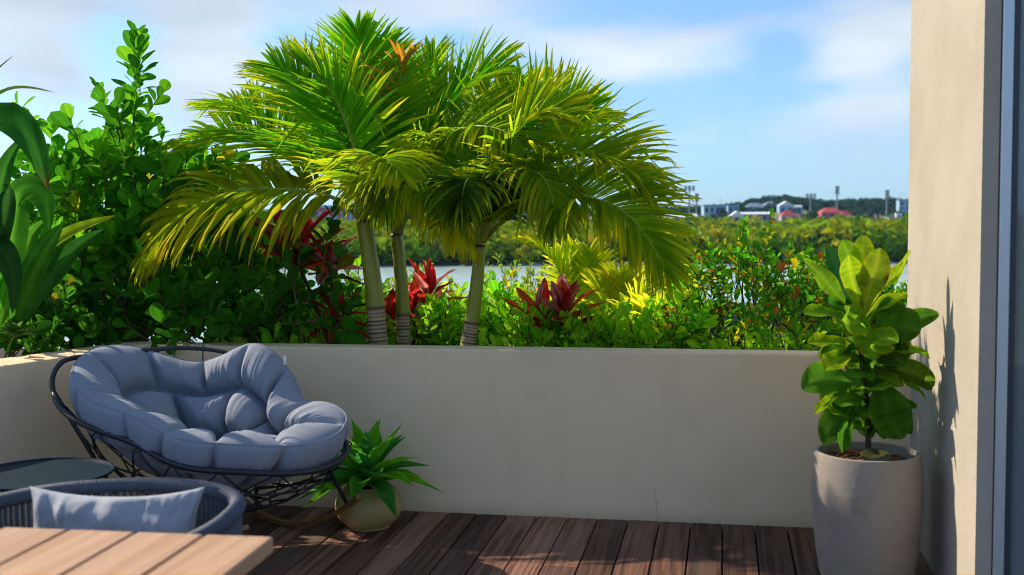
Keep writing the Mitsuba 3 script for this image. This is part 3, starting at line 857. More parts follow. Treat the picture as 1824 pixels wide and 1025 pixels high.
# ------------------------------------------------------------------ palms
def frond(parent, pts, length_leaf, n=58, vee=0.5, droop=0.16, bare=0.16, tone=(0.06, 0.20, 0.012), tip=(0.30, 0.33, 0.02), rachis_r=0.013, seed=0, wid=0.0112, bright=1.0, fan=1.0, brown=0.6, twist=0.0, name="frond"):
    """A feather frond along a spline through 3D points: one key for its rachis, with its leaflets as a part below."""
    r = np.random.default_rng(seed)
    C = spline(pts, 60)
    tan = nrm(np.gradient(C, axis=0))
    hz = nrm((C[-1] - C[0]) * [1, 1, 0])
    base_up = nrm(np.array([0, 0, 1.0]) - 0.25 * hz)
    N = nrm(base_up - tan * (tan @ base_up)[:, None])
    S = np.cross(tan, N)
    if twist:
        tw = np.linspace(twist * 0.7, twist, 60)[:, None]
        N, S = N * np.cos(tw) + S * np.sin(tw), S * np.cos(tw) - N * np.sin(tw)
    rr = np.linspace(1, 0.18, 60) * rachis_r
    rr[:6] *= np.linspace(1.5, 1.0, 6)
    tv, tf = tube(C, rr, 6)
    col = np.tile(np.array([[0.22, 0.27, 0.035]]), (len(tv), 1))
    key = put(name, mikit.ply((tv, tf), "m_fleshy", smooth=True, color=col), parent)
    V, FF, CC, o = [], [], [], 0
    tt = np.array([0, 0.10, 0.3, 0.55, 0.8, 0.93, 1.0])
    prof = np.array([0.35, 0.8, 1.0, 0.92, 0.6, 0.28, 0.02])
    nt = len(tt)
    tone, tip = np.asarray(tone, float) * bright, np.asarray(tip, float) * bright
    for side in (-1, 1):
        for k in range(int(n * 1.3)):
            s = bare + (1 - bare) * ((k + 0.5 * (side > 0)) / int(n * 1.3)) ** 0.95
            idx = min(s, 0.999) * 59
            i0 = int(idx); fr_ = idx - i0
            p = C[i0] * (1 - fr_) + C[min(i0 + 1, 59)] * fr_
            q = (s - bare) / (1 - bare)
            ang = math.radians(74 - 52 * q ** 1.3) * fan + r.normal() * 0.035
            v = vee * (1 - 0.55 * q) + r.normal() * 0.10
            L0 = nrm(tan[i0] * math.cos(ang) + (S[i0] * side * math.cos(v) + N[i0] * math.sin(v)) * math.sin(ang))
            ln = 1.22 * length_leaf * (0.45 + 0.62 * math.sin(math.pi * min(0.10 + 0.95 * q, 1) ** 0.8)) * r.uniform(0.88, 1.08)
            if q > 0.93:
                ln *= 0.8
            dr_ = droop * r.uniform(0.5, 1.5)
            kink = r.uniform(0.45, 0.8) if r.random() < 0.13 else None
            pts_ = []
            d = L0.copy(); pos = p.copy(); last = 0.0
            for t in tt:
                st = (t - last) * ln
                pos = pos + d * st
                pts_.append(pos.copy())
                g_ = dr_ * (t - last) * (1.0 + 2.0 * t)
                if kink and t > kink:
                    g_ += 1.1; kink = None
                d = nrm(d + np.array([0, 0, -1.0]) * g_)
                last = t
            pts_ = np.array(pts_)
            dd = nrm(np.gradient(pts_, axis=0))
            face = nrm(N[i0] * math.cos(v) - S[i0] * side * math.sin(v) + r.normal(size=3) * 0.42)
            W = nrm(np.cross(dd, face))
            up_ = np.cross(W, dd)
            w = (wid * r.uniform(0.8, 1.15)) * prof[:, None]
            verts = np.stack([pts_ - W * w + up_ * w * 0.42, pts_, pts_ + W * w + up_ * w * 0.42], 1).reshape(-1, 3)
            a, b = np.meshgrid(np.arange(nt - 1), np.arange(2), indexing="ij")
            qd = np.stack([a * 3 + b, a * 3 + b + 1, (a + 1) * 3 + b + 1, (a + 1) * 3 + b], -1).reshape(-1, 4)
            V.append(verts); FF.append(np.vstack([qd[:, [0, 1, 2]], qd[:, [0, 2, 3]]]) + o); o += len(verts)
            y = np.clip((tt - r.uniform(0.15, 0.75)) / 0.4, 0, 1)[:, None] * r.uniform(0.2, 1.0)
            lc = tone * r.uniform(0.8, 1.25) * (1 - y) + tip * y
            lc = lc * r.uniform(0.92, 1.08, 3)
            if r.random() < brown:
                lc[-1] = (0.07, 0.022, 0.02)
                if r.random() < 0.35:
                    lc[-2] = lc[-2] * 0.5 + np.array([0.12, 0.05, 0.01]) * 0.5
            cc = np.repeat(lc[:, None], 3, 1)
            cc[:, 1] *= [1.35, 1.2, 1.2]
            CC.append(cc.reshape(-1, 3))
    put("leaflets", mikit.ply((np.vstack(V), np.vstack(FF)), "m_palm_leaf", smooth=True, color=np.clip(np.vstack(CC), 0, 1)), key, kind="stuff")
    return key


def pxs(pts, shift=(0, 0, 0)):
    return [aty(*p) + np.asarray(shift) for p in pts]


def palm_trunk(t, foot, top, r0, r1, rings_to, seed):
    """Ringed brown lower trunk and smooth green crownshaft, both along one slightly bent axis."""
    r = np.random.default_rng(seed)
    foot, top = np.asarray(foot), np.asarray(top)
    ax = lambda s: foot + (top - foot) * s[:, None] + np.outer(np.sin(np.pi * s), [0.012, 0, 0])
    n = 240
    s = np.linspace(-0.9, rings_to, n)
    z = ax(s)
    saw = (np.arange(n) * 0.19 + 0.25 * np.sin(np.arange(n) * 0.05)) % 1.0
    rad = r0 * (1.10 - 0.10 * np.clip((s + 0.9) / (rings_to + 0.9), 0, 1)) * (1.0 + 0.06 * saw)
    v, f = tube(z, rad, 24)
    v = v + 0.002 * (meshkit.fbm(v * [60, 60, 60], octaves=2) - 0.5)[:, None]
    c = np.where(np.r_[np.repeat(saw, 24), saw[0], saw[-1]][:, None] > 0.74, [0.07, 0.045, 0.025], [0.42, 0.30, 0.17])
    c = c * (0.65 + 0.7 * meshkit.fbm(v * [9, 9, 60], octaves=3))[:, None]
    put("trunk", mikit.ply((v, f), "m_stem", smooth=True, color=np.clip(c, 0, 1)), t)
    s = np.linspace(rings_to - 0.004, 1.0, 40)
    q = (s - rings_to) / (1 - rings_to)
    rad = r0 * (1.08 - 0.10 * q) * (1 - q) + r1 * q
    rad = rad * (1 + 0.05 * np.exp(-(q / 0.05) ** 2)) 
    v, f = tube(ax(s), rad, 24)
    mott = meshkit.fbm(v * [14, 14, 4.5], octaves=3)[:, None]
    c = np.array([0.23, 0.26, 0.015]) * (1 - mott * 0.55) + np.array([0.34, 0.31, 0.03]) * mott * 0.55
    qq = np.r_[np.repeat(q, 24), 0, 1][:, None]
    c = np.where(qq > 0.955, np.array([0.06, 0.04, 0.02]), c)
    c = np.where(qq < 0.02, np.array([0.22, 0.17, 0.06]), c)
    put("crownshaft", mikit.ply((v, f), "m_fleshy", smooth=True, color=np.clip(c, 0, 1)), t)


GREEN, MID, YEL = (0.13, 0.43, 0.008), (0.30, 0.52, 0.008), (0.60, 0.60, 0.010)
OLIVE = (0.21, 0.38, 0.008)
p1 = thing("palm_tree", "leftmost and thickest trunked of the three palms, with long fronds arching left over the wall", "palm")
Y1, Y2 = -0.25, -0.33
b1 = aty(676, 640, 6.0 + Y1); t1 = aty(648, 392, 6.0 + Y1)
palm_trunk(p1, b1, t1, 0.0475, 0.041, 0.37, 1)
FR1 = [
    ([(650, 388, 6.0), (612, 320, 6.05), (560, 272, 6.12), (495, 246, 6.2), (430, 236, 6.25), (365, 246, 6.3), (312, 280, 6.3)], dict(length_leaf=0.42, tone=GREEN, tip=YEL, vee=0.45, n=62, twist=-0.5)),
    ([(643, 390, 5.98), (592, 352, 5.95), (525, 340, 5.9), (450, 338, 5.85), (385, 350, 5.8), (320, 388, 5.76), (262, 455, 5.72)], dict(length_leaf=0.46, tone=(0.36, 0.45, 0.008), tip=(0.60, 0.50, 0.02), vee=0.1, droop=0.55, n=46, wid=0.018, twist=-0.6)),
    ([(650, 385, 6.05), (630, 300, 6.1), (592, 215, 6.15), (545, 155, 6.2), (490, 118, 6.25)], dict(length_leaf=0.42, tone=GREEN, tip=YEL, vee=0.4, n=54, twist=-0.6)),
    ([(652, 385, 6.1), (655, 280, 6.2), (652, 180, 6.3), (646, 105, 6.35), (634, 52, 6.4)], dict(length_leaf=0.36, tone=GREEN, tip=MID, vee=0.35, n=54, droop=0.15)),
    ([(654, 385, 6.1), (664, 270, 6.25), (672, 160, 6.4), (676, 80, 6.5)], dict(length_leaf=0.36, tone=GREEN, tip=MID, vee=0.35, n=50, droop=0.12)),
    ([(652, 388, 5.95), (660, 335, 5.75), (672, 292, 5.5), (688, 285, 5.3), (712, 312, 5.16)], dict(length_leaf=0.30, tone=OLIVE, tip=YEL, vee=0.25, n=44, droop=0.5)),
    ([(648, 386, 6.1), (605, 305, 6.35), (540, 238, 6.6), (465, 200, 6.75), (380, 185, 6.9)], dict(length_leaf=0.46, tone=GREEN, tip=YEL, vee=0.5, n=50, twist=-0.3)),
    ([(655, 390, 5.95), (695, 335, 5.8), (728, 305, 5.65), (752, 320, 5.55), (766, 370, 5.5)], dict(length_leaf=0.33, tone=OLIVE, tip=YEL, vee=0.1, n=46, droop=0.8)),
    ([(650, 386, 6.0), (640, 300, 5.95), (615, 215, 5.9), (580, 150, 5.85), (535, 110, 5.82)], dict(length_leaf=0.38, tone=GREEN, tip=YEL, vee=0.5, n=50)),
    ([(656, 386, 6.15), (690, 290, 6.4), (725, 215, 6.6), (765, 160, 6.8)], dict(length_leaf=0.35, tone=GREEN, tip=MID, vee=0.4, n=50)),
]
for k, (pts, kw) in enumerate(FR1):
    frond(p1, pxs([(q[0], q[1], q[2] + Y1) for q in pts]), seed=100 + k, **kw)
p2 = thing("palm_tree", "slender middle palm of the three, set furthest back with the highest fronds", "palm")
b2 = aty(719, 632, 6.35 + Y2); t2 = aty(706, 416, 6.35 + Y2)
palm_trunk(p2, b2, t2, 0.036, 0.034, 0.33, 2)
FR2 = [
    ([(708, 412, 6.35), (735, 310, 6.4), (780, 215, 6.4), (832, 155, 6.4), (895, 122, 6.35)], dict(length_leaf=0.40, tone=GREEN, tip=YEL, vee=0.45, n=58, twist=0.7)),
    ([(707, 412, 6.35), (722, 290, 6.5), (747, 180, 6.6), (775, 95, 6.7)], dict(length_leaf=0.34, tone=GREEN, tip=YEL, vee=0.45, n=50, droop=0.15)),
    ([(705, 412, 6.35), (700, 300, 6.55), (690, 200, 6.75), (680, 130, 6.9)], dict(length_leaf=0.34, tone=MID, tip=(0.4, 0.33, 0.02), vee=0.45, n=46, droop=0.15)),
    ([(711, 416, 6.3), (745, 355, 6.25), (775, 348, 6.15), (808, 385, 6.05), (838, 440, 6.0)], dict(length_leaf=0.27, tone=YEL, tip=(0.42, 0.38, 0.02), vee=-0.1, n=44, droop=0.8, bright=1.2)),
    ([(706, 414, 6.3), (712, 350, 6.1), (706, 318, 5.9), (695, 328, 5.75), (690, 375, 5.7)], dict(length_leaf=0.30, tone=OLIVE, tip=YEL, vee=0.0, n=42, droop=0.7)),
    ([(708, 412, 6.3), (752, 300, 6.2), (805, 240, 6.05), (865, 226, 5.9), (920, 250, 5.78), (955, 310, 5.7)], dict(length_leaf=0.37, tone=OLIVE, tip=YEL, vee=0.35, n=50, droop=0.35, twist=0.5)),
    ([(704, 412, 6.4), (675, 320, 6.6), (640, 240, 6.8), (590, 190, 7.0)], dict(length_leaf=0.34, tone=GREEN, tip=MID, vee=0.4, n=46)),
    ([(709, 412, 6.4), (755, 300, 6.6), (812, 220, 6.8), (880, 170, 7.0), (950, 158, 7.1)], dict(length_leaf=0.42, tone=GREEN, tip=YEL, vee=0.35, n=52, twist=0.7)),
]
for k, (pts, kw) in enumerate(FR2):
    frond(p2, pxs([(q[0], q[1], q[2] + Y2) for q in pts]), seed=200 + k, **kw)
# a dead brown-orange frond among the tops
frond(p2, pxs([(706, 412, 6.05), (702, 290, 6.12), (706, 190, 6.12), (716, 120, 6.07), (722, 95, 6.05)]), length_leaf=0.24, tone=(0.50, 0.27, 0.02), tip=(0.40, 0.12, 0.015), vee=0.5, n=9, droop=0.35, bare=0.5, seed=290, wid=0.012)
p3 = thing("palm_tree", "rightmost of the three palms, leaning right with a low frond drooping over the hedge", "palm")
Y3 = -0.35
b3 = aty(828, 640, 6.1 + Y3); t3 = aty(855, 436, 6.1 + Y3)
palm_trunk(p3, b3, t3, 0.0375, 0.031, 0.32, 3)
FR3 = [
    ([(861, 428, 6.05), (900, 392, 5.95), (950, 366, 5.85), (1030, 352, 5.7), (1095, 368, 5.6), (1150, 420, 5.52), (1188, 490, 5.48)], dict(length_leaf=0.36, tone=OLIVE, tip=YEL, vee=0.35, n=64, droop=0.25, twist=0.6)),
    ([(858, 430, 6.1), (892, 330, 6.2), (942, 250, 6.3), (1000, 205, 6.4), (1060, 192, 6.5)], dict(length_leaf=0.42, tone=GREEN, tip=YEL, vee=0.4, n=56, droop=0.08, twist=0.9)),
    ([(858, 430, 6.1), (908, 345, 6.0), (975, 292, 5.9), (1050, 275, 5.8), (1115, 300, 5.75), (1160, 345, 5.7)], dict(length_leaf=0.38, tone=OLIVE, tip=YEL, vee=0.45, n=54, droop=0.16, twist=0.45)),
    ([(853, 430, 6.0), (846, 365, 5.8), (838, 322, 5.6), (828, 330, 5.46), (820, 380, 5.42)], dict(length_leaf=0.30, tone=(0.05, 0.12, 0.010), tip=MID, vee=0.1, n=44, droop=0.6)),
    ([(860, 430, 6.0), (900, 340, 5.85), (945, 305, 5.7), (978, 335, 5.58), (988, 400, 5.52)], dict(length_leaf=0.30, tone=OLIVE, tip=(0.4, 0.36, 0.02), vee=0.05, n=48, droop=0.75, bright=1.1)),
    ([(855, 430, 6.15), (865, 310, 6.3), (890, 210, 6.5), (925, 150, 6.6)], dict(length_leaf=0.34, tone=GREEN, tip=YEL, vee=0.45, n=50, droop=0.2)),
    ([(850, 432, 6.2), (815, 355, 6.4), (780, 300, 6.6), (745, 272, 6.7)], dict(length_leaf=0.33, tone=MID, tip=YEL, vee=0.3, n=44)),
    ([(857, 428, 6.05), (880, 320, 5.95), (915, 245, 5.85), (960, 205, 5.8), (1010, 205, 5.75)], dict(length_leaf=0.36, tone=OLIVE, tip=YEL, vee=0.35, n=54, droop=0.15, twist=0.8)),
    ([(858, 430, 6.15), (915, 360, 6.35), (985, 320, 6.5), (1060, 320, 6.6), (1120, 350, 6.7)], dict(length_leaf=0.32, tone=MID, tip=YEL, vee=0.3, n=50, droop=0.35)),
]
for k, (pts, kw) in enumerate(FR3):
    frond(p3, pxs([(q[0], q[1], q[2] + Y3) for q in pts]), seed=300 + k, **kw)

# young palms behind the hedge
yp = thing("young_palm", "stemless yellow green young palm rising behind the middle red leaved plant", "palm")
for k, pts in enumerate([
        [(1030, 620, 6.9), (1020, 560, 6.9), (1003, 500, 6.9), (975, 455, 6.85), (935, 430, 6.8)],
        [(1032, 620, 6.9), (1030, 560, 6.95), (1020, 500, 7.0), (1005, 440, 7.0)],
        [(1034, 620, 6.9), (1042, 560, 6.95), (1048, 500, 7.0), (1050, 450, 7.05)],
        [(1026, 620, 6.9), (1005, 575, 6.8), (975, 545, 6.7), (940, 535, 6.65)]]):
    frond(yp, pxs(pts), 0.26, n=34, vee=0.4, droop=0.25, tone=(0.36, 0.50, 0.010), tip=(0.58, 0.56, 0.02), seed=400 + k, rachis_r=0.007, bright=1.15)
yp = thing("young_palm", "bushy yellow green young palm between the red leaved plant and the right hand shrubs", "palm")
for k, pts in enumerate([
        [(1105, 640, 6.7), (1095, 590, 6.7), (1080, 545, 6.7), (1068, 505, 6.75)],
        [(1110, 640, 6.7), (1112, 580, 6.75), (1110, 530, 6.8), (1104, 490, 6.85)],
        [(1115, 640, 6.7), (1130, 585, 6.7), (1140, 540, 6.7), (1155, 510, 6.7)],
        [(1118, 640, 6.7), (1145, 590, 6.6), (1175, 550, 6.5), (1215, 530, 6.45)],
        [(1120, 640, 6.7), (1160, 600, 6.65), (1205, 570, 6.6), (1245, 570, 6.55)],
        [(1122, 640, 6.75), (1165, 570, 6.9), (1205, 520, 7.0), (1240, 500, 7.1)],
        [(1102, 640, 6.7), (1075, 600, 6.6), (1050, 580, 6.5), (1020, 575, 6.45)]]):
    frond(yp, pxs(pts), 0.27, n=36, vee=0.4, droop=0.25, tone=(0.42, 0.52, 0.010), tip=(0.60, 0.56, 0.02), seed=420 + k, rachis_r=0.007, bright=1.15)
yp = thing("young_palm", "low fine leaved young palm spreading over the wall behind the left arm of the cushion", "palm")
for k, pts in enumerate([
        [(35, 640, 5.6), (90, 560, 5.55), (140, 515, 5.5), (185, 510, 5.45)],
        [(35, 640, 5.6), (95, 575, 5.5), (150, 548, 5.45), (200, 560, 5.4)],
        [(35, 640, 5.6), (85, 590, 5.45), (130, 578, 5.38), (170, 600, 5.34)],
        [(30, 640, 5.6), (70, 570, 5.7), (105, 520, 5.8), (150, 480, 5.9)]]):
    frond(yp, pxs(pts, (-0.05, 0, 0)), 0.22, n=26, vee=0.25, droop=0.45, tone=(0.05, 0.17, 0.012), tip=(0.14, 0.25, 0.02), seed=440 + k, rachis_r=0.006, wid=0.010)

# ------------------------------------------------------------------ big left shrub and the low dark one beside it
shrub("broad_shrub", "tall glossy shrub with round paddle leaves, its spire against the sky at left", None, "autograph",
      [vp(225, 350, 6.5, 0.38, 0.35, 0.26), vp(150, 420, 6.6, 0.45, 0.35, 0.32), vp(300, 460, 6.6, 0.42, 0.35, 0.35), vp(95, 330, 6.7, 0.16, 0.2, 0.20),
       vp(240, 255, 6.5, 0.12, 0.14, 0.18), vp(335, 350, 6.7, 0.18, 0.2, 0.2), vp(170, 540, 6.3, 0.50, 0.3, 0.25), vp(390, 560, 6.3, 0.35, 0.25, 0.2), vp(250, 420, 7.0, 0.75, 0.25, 0.55)],
      (-2.1, 6.6, 0.4), 0.138, 300, per=9, nparts=290, up=0.75, seed=11, sprig_len=0.22,
      shoots=[((245 - 912) / FPX * 6.4, 6.4, atd(245, 200, 6.4)[2], 0.10, 0, 1, 0.42), ((258 - 912) / FPX * 6.5, 6.5, atd(258, 170, 6.5)[2], 0.05, 0, 1, 0.30), ((205 - 912) / FPX * 6.4, 6.4, atd(205, 230, 6.4)[2], -0.3, 0, 1, 0.26),
              ((60 - 912) / FPX * 6.5, 6.5, atd(70, 280, 6.5)[2], -0.15, 0, 1, 0.30), ((100 - 912) / FPX * 6.6, 6.6, atd(100, 290, 6.6)[2], 0.0, 0, 1, 0.2), ((150 - 912) / FPX * 6.4, 6.4, atd(150, 270, 6.4)[2], -0.2, 0, 1, 0.2)])
shrub("broad_shrub", "low dark shrub with round paddle leaves spilling in front of the tall red leaved plant", None, "dark",
      [vp(470, 530, 5.95, 0.28, 0.2, 0.18), vp(400, 560, 5.9, 0.30, 0.2, 0.15), vp(560, 520, 5.9, 0.18, 0.12, 0.12), vp(520, 585, 5.9, 0.25, 0.15, 0.08), vp(340, 590, 5.9, 0.3, 0.2, 0.1)],
      (-1.2, 5.95, 0.4), 0.10, 62, per=8, nparts=110, up=0.5, seed=12, sprig_len=0.2,
      shoots=[((575 - 912) / FPX * 5.9, 5.9, atd(575, 480, 5.9)[2], 0.1, 0, 1, 0.32)])

shrub("dark_shrub", "dark shaded shrub filling the low gap behind the tall spired shrub", None, "dark",
      [vp(60, 560, 7.3, 0.5, 0.2, 0.22), vp(250, 560, 7.3, 0.55, 0.2, 0.25), vp(420, 560, 7.2, 0.4, 0.2, 0.18), vp(540, 590, 6.9, 0.3, 0.2, 0.12)], (-2.6, 7.2, 0.35), 0.115, 190, per=8, nparts=20, up=0.7, seed=13, sprig_len=0.2)
shrub("dark_shrub", "low dark shrub along the outside of the left wall under the strap leaved plant", None, "dark",
      [vp(0, 620, 5.6, 0.25, 0.2, 0.10), vp(90, 610, 5.75, 0.25, 0.15, 0.10), vp(170, 605, 5.9, 0.25, 0.12, 0.09), vp(20, 580, 5.9, 0.3, 0.2, 0.14)], (-2.75, 5.7, 0.4), 0.09, 110, per=8, nparts=40, up=0.7, seed=14, sprig_len=0.16)

# ------------------------------------------------------------------ the hedge along the wall
HG = "bright green shrubs of the hedge behind the wall"
shrub("hedge_shrub", "bright green shrub between the tall red leaved plant and the thickest palm trunk", HG, "hedge", [vp(615, 580, 6.7, 0.22, 0.2, 0.13), vp(640, 545, 7.0, 0.14, 0.15, 0.08), vp(590, 605, 6.4, 0.25, 0.2, 0.08)], (-0.95, 6.7, 0.4), 0.095, 46, nparts=60, seed=21, up=1.3)
shrub("hedge_shrub", "bright green shrub between the middle and right palm trunks", HG, "hedge", [vp(790, 590, 6.6, 0.16, 0.18, 0.11), vp(765, 612, 6.5, 0.20, 0.15, 0.07), vp(825, 605, 6.6, 0.14, 0.15, 0.09)], (-0.4, 6.5, 0.4), 0.10, 46, nparts=60, seed=22, up=1.3)
shrub("hedge_shrub", "bright green shrub just right of the right palm trunk", HG, "hedge", [vp(915, 592, 6.5, 0.18, 0.2, 0.10), vp(895, 610, 6.45, 0.15, 0.12, 0.08), vp(900, 560, 6.8, 0.08, 0.1, 0.06)], (0.0, 6.4, 0.4), 0.10, 56, nparts=60, seed=23, up=1.3)
shrub("hedge_shrub", "green shrub under the middle red leaved plant with a few orange leaves", HG, "hedge", [vp(1020, 615, 6.1, 0.22, 0.15, 0.06), vp(1075, 615, 6.1, 0.2, 0.15, 0.06), vp(960, 618, 6.05, 0.15, 0.12, 0.05)], (0.3, 6.1, 0.4), 0.10, 52, nparts=60, seed=24, up=1.1)
shrub("hedge_shrub", "darker green shrub in front of the bushy young palm", HG, "hedge", [vp(1150, 615, 6.05, 0.2, 0.15, 0.06), vp(1200, 600, 6.1, 0.12, 0.12, 0.09)], (0.75, 6.1, 0.4), 0.095, 34, nparts=50, seed=25, up=1.1)
W5 = [0.32, 0.25, 0.25, 0.13, 0.05]
shrub("speckled_shrub", "loose shrub with tall shoots and yellow and red flecked leaves right of the palms", None, "plum",
      [vp(1250, 540, 6.4, 0.14, 0.15, 0.18), vp(1320, 540, 6.3, 0.22, 0.2, 0.20), vp(1290, 590, 6.1, 0.25, 0.15, 0.10), vp(1330, 480, 6.4, 0.10, 0.1, 0.10)],
      (1.3, 6.3, 0.4), 0.062, 120, per=9, nparts=120, seed=31, up=1.1, weights=W5, sprig_len=0.14,
      shoots=[((1325 - 912) / FPX * 6.3, 6.3, atd(1325, 500, 6.3)[2], 0.0, 0, 1, 0.33), ((1358 - 912) / FPX * 6.2, 6.2, atd(1350, 490, 6.2)[2], 0.22, 0, 1, 0.34), ((1270 - 912) / FPX * 6.4, 6.4, atd(1275, 500, 6.4)[2], -0.1, 0, 1, 0.2), ((1380 - 912) / FPX * 6.2, 6.2, atd(1375, 510, 6.2)[2], 0.5, 0, 1, 0.22)])
shrub("speckled_shrub", "dense shrub of small yellow and red flecked leaves behind the potted fig", None, "plum",
      [vp(1420, 540, 6.5, 0.22, 0.25, 0.20), vp(1500, 550, 6.6, 0.28, 0.25, 0.18), vp(1440, 590, 6.1, 0.3, 0.15, 0.10), vp(1590, 575, 6.4, 0.2, 0.2, 0.14)],
      (1.7, 6.4, 0.4), 0.062, 210, per=9, nparts=120, seed=32, up=1.2, weights=W5, sprig_len=0.14)
BG = "small yellow green bushes on the water's edge behind the hedge"
for k, (px, py, d, s) in enumerate([(655, 530, 10.5, 0.16), (745, 520, 11, 0.14), (700, 560, 9.5, 0.22), (900, 510, 11, 0.16), (930, 540, 10, 0.2), (1000, 545, 10, 0.3), (1230, 520, 11, 0.2), (1440, 510, 11, 0.25), (1570, 560, 10, 0.3), (840, 560, 9.5, 0.25)]):
    shrub("bank_bush", "small yellow green bush on the water's edge " + ["right of the thickest palm trunk", "just right of the middle palm trunk", "low between the thickest and middle palm trunks", "right of the right palm trunk", "further right of the right palm trunk", "behind the orange red plant", "left of the tall speckled shoots", "right of the tall speckled shoots", "behind the fig beside the house wall", "left of the right palm trunk"][k], BG, "bank", [vp(px, py, d, s, s, s * 0.9), vp(px, py + 40, d, s * 1.3, s, s)], ((px - 912) / FPX * d, d, -0.6), 0.075, int(220 * s), per=7, nparts=8, seed=50 + k, up=1.2)


for k in range(9):
    px = 470 + 118 * k
    shrub("ground_shrub", ["low green shrub growing against the wall below the tall red leaved plant", "low green shrub at the wall left of the thickest palm trunk", "low green shrub between the thickest and middle palm trunks", "low green shrub at the foot of the right palm trunk", "low green shrub at the wall right of the right palm trunk",
          "low green shrub at the wall below the middle red leaved plant", "low green shrub at the wall below the bushy young palm", "low green shrub at the wall below the tall speckled shoots", "low green shrub at the wall left of the potted fig"][k], None, "hedge",
          [vp(px, 640, (6.5 if k in (1, 2, 3) else 5.95), 0.24, 0.13, 0.055), vp(px, 640, 6.75, 0.24, 0.16, 0.07)], ((px - 912) / FPX * 6.3, 6.3, 0.38), 0.085, 34, per=8, nparts=45, seed=80 + k, up=1.0, sprig_len=0.14)

# ------------------------------------------------------------------ red leaved cordylines
def strap(profile, L, wmax, pts, face, nt=14, nx=2, fold=0.35, base=(0.2, 0.01, 0.012), edge=None, rib=None, tipc=None, r=None, wave=0.0, streak=0.25):
    """A long leaf along a spline; profile over its length."""
    C = spline(pts, nt)
    d = nrm(np.gradient(C, axis=0))
    W = nrm(np.cross(d, face))
    U = np.cross(W, d)
    xs = np.linspace(-1, 1, 2 * nx + 1)
    ph = r.uniform(0, 6) if r is not None else 0
    t = np.linspace(0, 1, nt)
    w = np.array([profile(x) for x in t]) * wmax
    V = C[:, None] + W[:, None] * (w[:, None] * xs)[..., None] + U[:, None] * (fold * np.abs(xs)[None] * w[:, None] + wave * w[:, None] * np.sin(12 * t[:, None] + ph + xs[None] * 1.5) * np.abs(xs)[None])[..., None]
    m = len(xs)
    a, b = np.meshgrid(np.arange(nt - 1), np.arange(m - 1), indexing="ij")
    q = np.stack([a * m + b, a * m + b + 1, (a + 1) * m + b + 1, (a + 1) * m + b], -1).reshape(-1, 4)
    base = np.asarray(base, float)
    col = np.repeat(np.repeat(base[None, None], nt, 0), m, 1)
    if r is not None:
        col = col * (1 + streak * r.normal(size=(1, m, 1))) * (1 + 0.12 * r.normal(size=(nt, 1, 1)))
    if edge is not None:
        col = col + (np.asarray(edge) - col) * (np.abs(xs)[None, :, None] ** 4) * 0.8
    if rib is not None:
        col = col + (np.asarray(rib) - col) * np.exp(-(xs[None, :, None] / 0.2) ** 2)
    if tipc is not None:
        col = col + (np.asarray(tipc) - col) * np.clip((t[:, None, None] - 0.93) / 0.07, 0, 1)
    return V.reshape(-1, 3), np.vstack([q[:, [0, 1, 2]], q[:, [0, 2, 3]]]), np.clip(col, 0.002, 1).reshape(-1, 3)


def sprof(t):
    return 0.22 * (1 - t) + np.sin(np.pi * np.clip(t, 0, 1) ** 0.95) ** 0.75 if t < 0.999 else 0.01


REDS = [(0.75, 0.022, 0.020), (0.85, 0.03, 0.014), (0.40, 0.014, 0.024), (0.88, 0.16, 0.012), (0.75, 0.28, 0.26)]


def cordyline(label, heads, foot, seed, group=None):
    r = np.random.default_rng(seed)
    t = thing("red_cordyline", label, "plant", group)
    for (px, py, y, n, L, w, el0, el1) in heads:
        h = aty(px, py, y)
        f_ = np.array([foot[0], foot[1], foot[2]])
        v, f = tube(spline([f_, (f_ + h) / 2 + [0.02, 0, 0], h], 10), np.linspace(0.012, 0.009, 10), 7)
        put("stem", mikit.ply((v, f), "m_stem", smooth=True, color=np.tile(np.array([[0.14, 0.03, 0.025]]), (len(v), 1))), t)
        for k in range(n):
            az = k * 2.39996 + r.uniform(-0.3, 0.3)
            el = math.radians(el0 + (el1 - el0) * k / n + r.uniform(-8, 8))
            ln = L * r.uniform(0.75, 1.15)
            d = np.array([math.cos(az) * math.cos(el), math.sin(az) * math.cos(el), math.sin(el)])
            p0 = h + [0, 0, -0.08 + 0.09 * k / n]
            sag = r.uniform(0.05, 0.22) * ln
            pts = [p0, p0 + d * ln * 0.35 + [0, 0, 0.01], p0 + d * ln * 0.7 - [0, 0, sag * 0.35], p0 + d * ln - [0, 0, sag]]
            face = nrm(np.array([0, 0, 1.0]) - d * d[2] + r.normal(size=3) * 0.3)
            c = REDS[r.integers(len(REDS))]
            m = strap(sprof, ln, w * r.uniform(0.8, 1.2), pts, face, base=c, edge=(0.50, 0.03, 0.03), rib=(0.28, 0.05, 0.03), r=r, wave=0.15)
            put("leaf", mikit.ply(m[:2], "m_leaf", smooth=True, color=m[2]), t)


cordyline("tall dark red cordyline with broad upright leaves beside the low dark shrub", [(525, 458, 5.85, 20, 0.40, 0.046, 12, 84), (585, 470, 5.88, 11, 0.28, 0.036, -5, 60), (592, 560, 5.75, 15, 0.28, 0.020, -12, 45)], aty(596, 650, 5.85), 5)
cordyline("bright red cordyline glowing between the left and middle palm trunks", [(735, 550, 6.4, 14, 0.28, 0.034, 10, 80), (690, 575, 6.35, 11, 0.27, 0.034, 10, 80), (764, 525, 6.4, 13, 0.27, 0.032, 20, 84)], aty(730, 650, 6.5), 6)
cordyline("orange red cordyline with pale pinkish underleaves in front of the young palm", [(1003, 562, 6.0, 16, 0.29, 0.036, 8, 84), (960, 568, 6.0, 12, 0.26, 0.032, 10, 80)], aty(1000, 650, 6.1), 7)


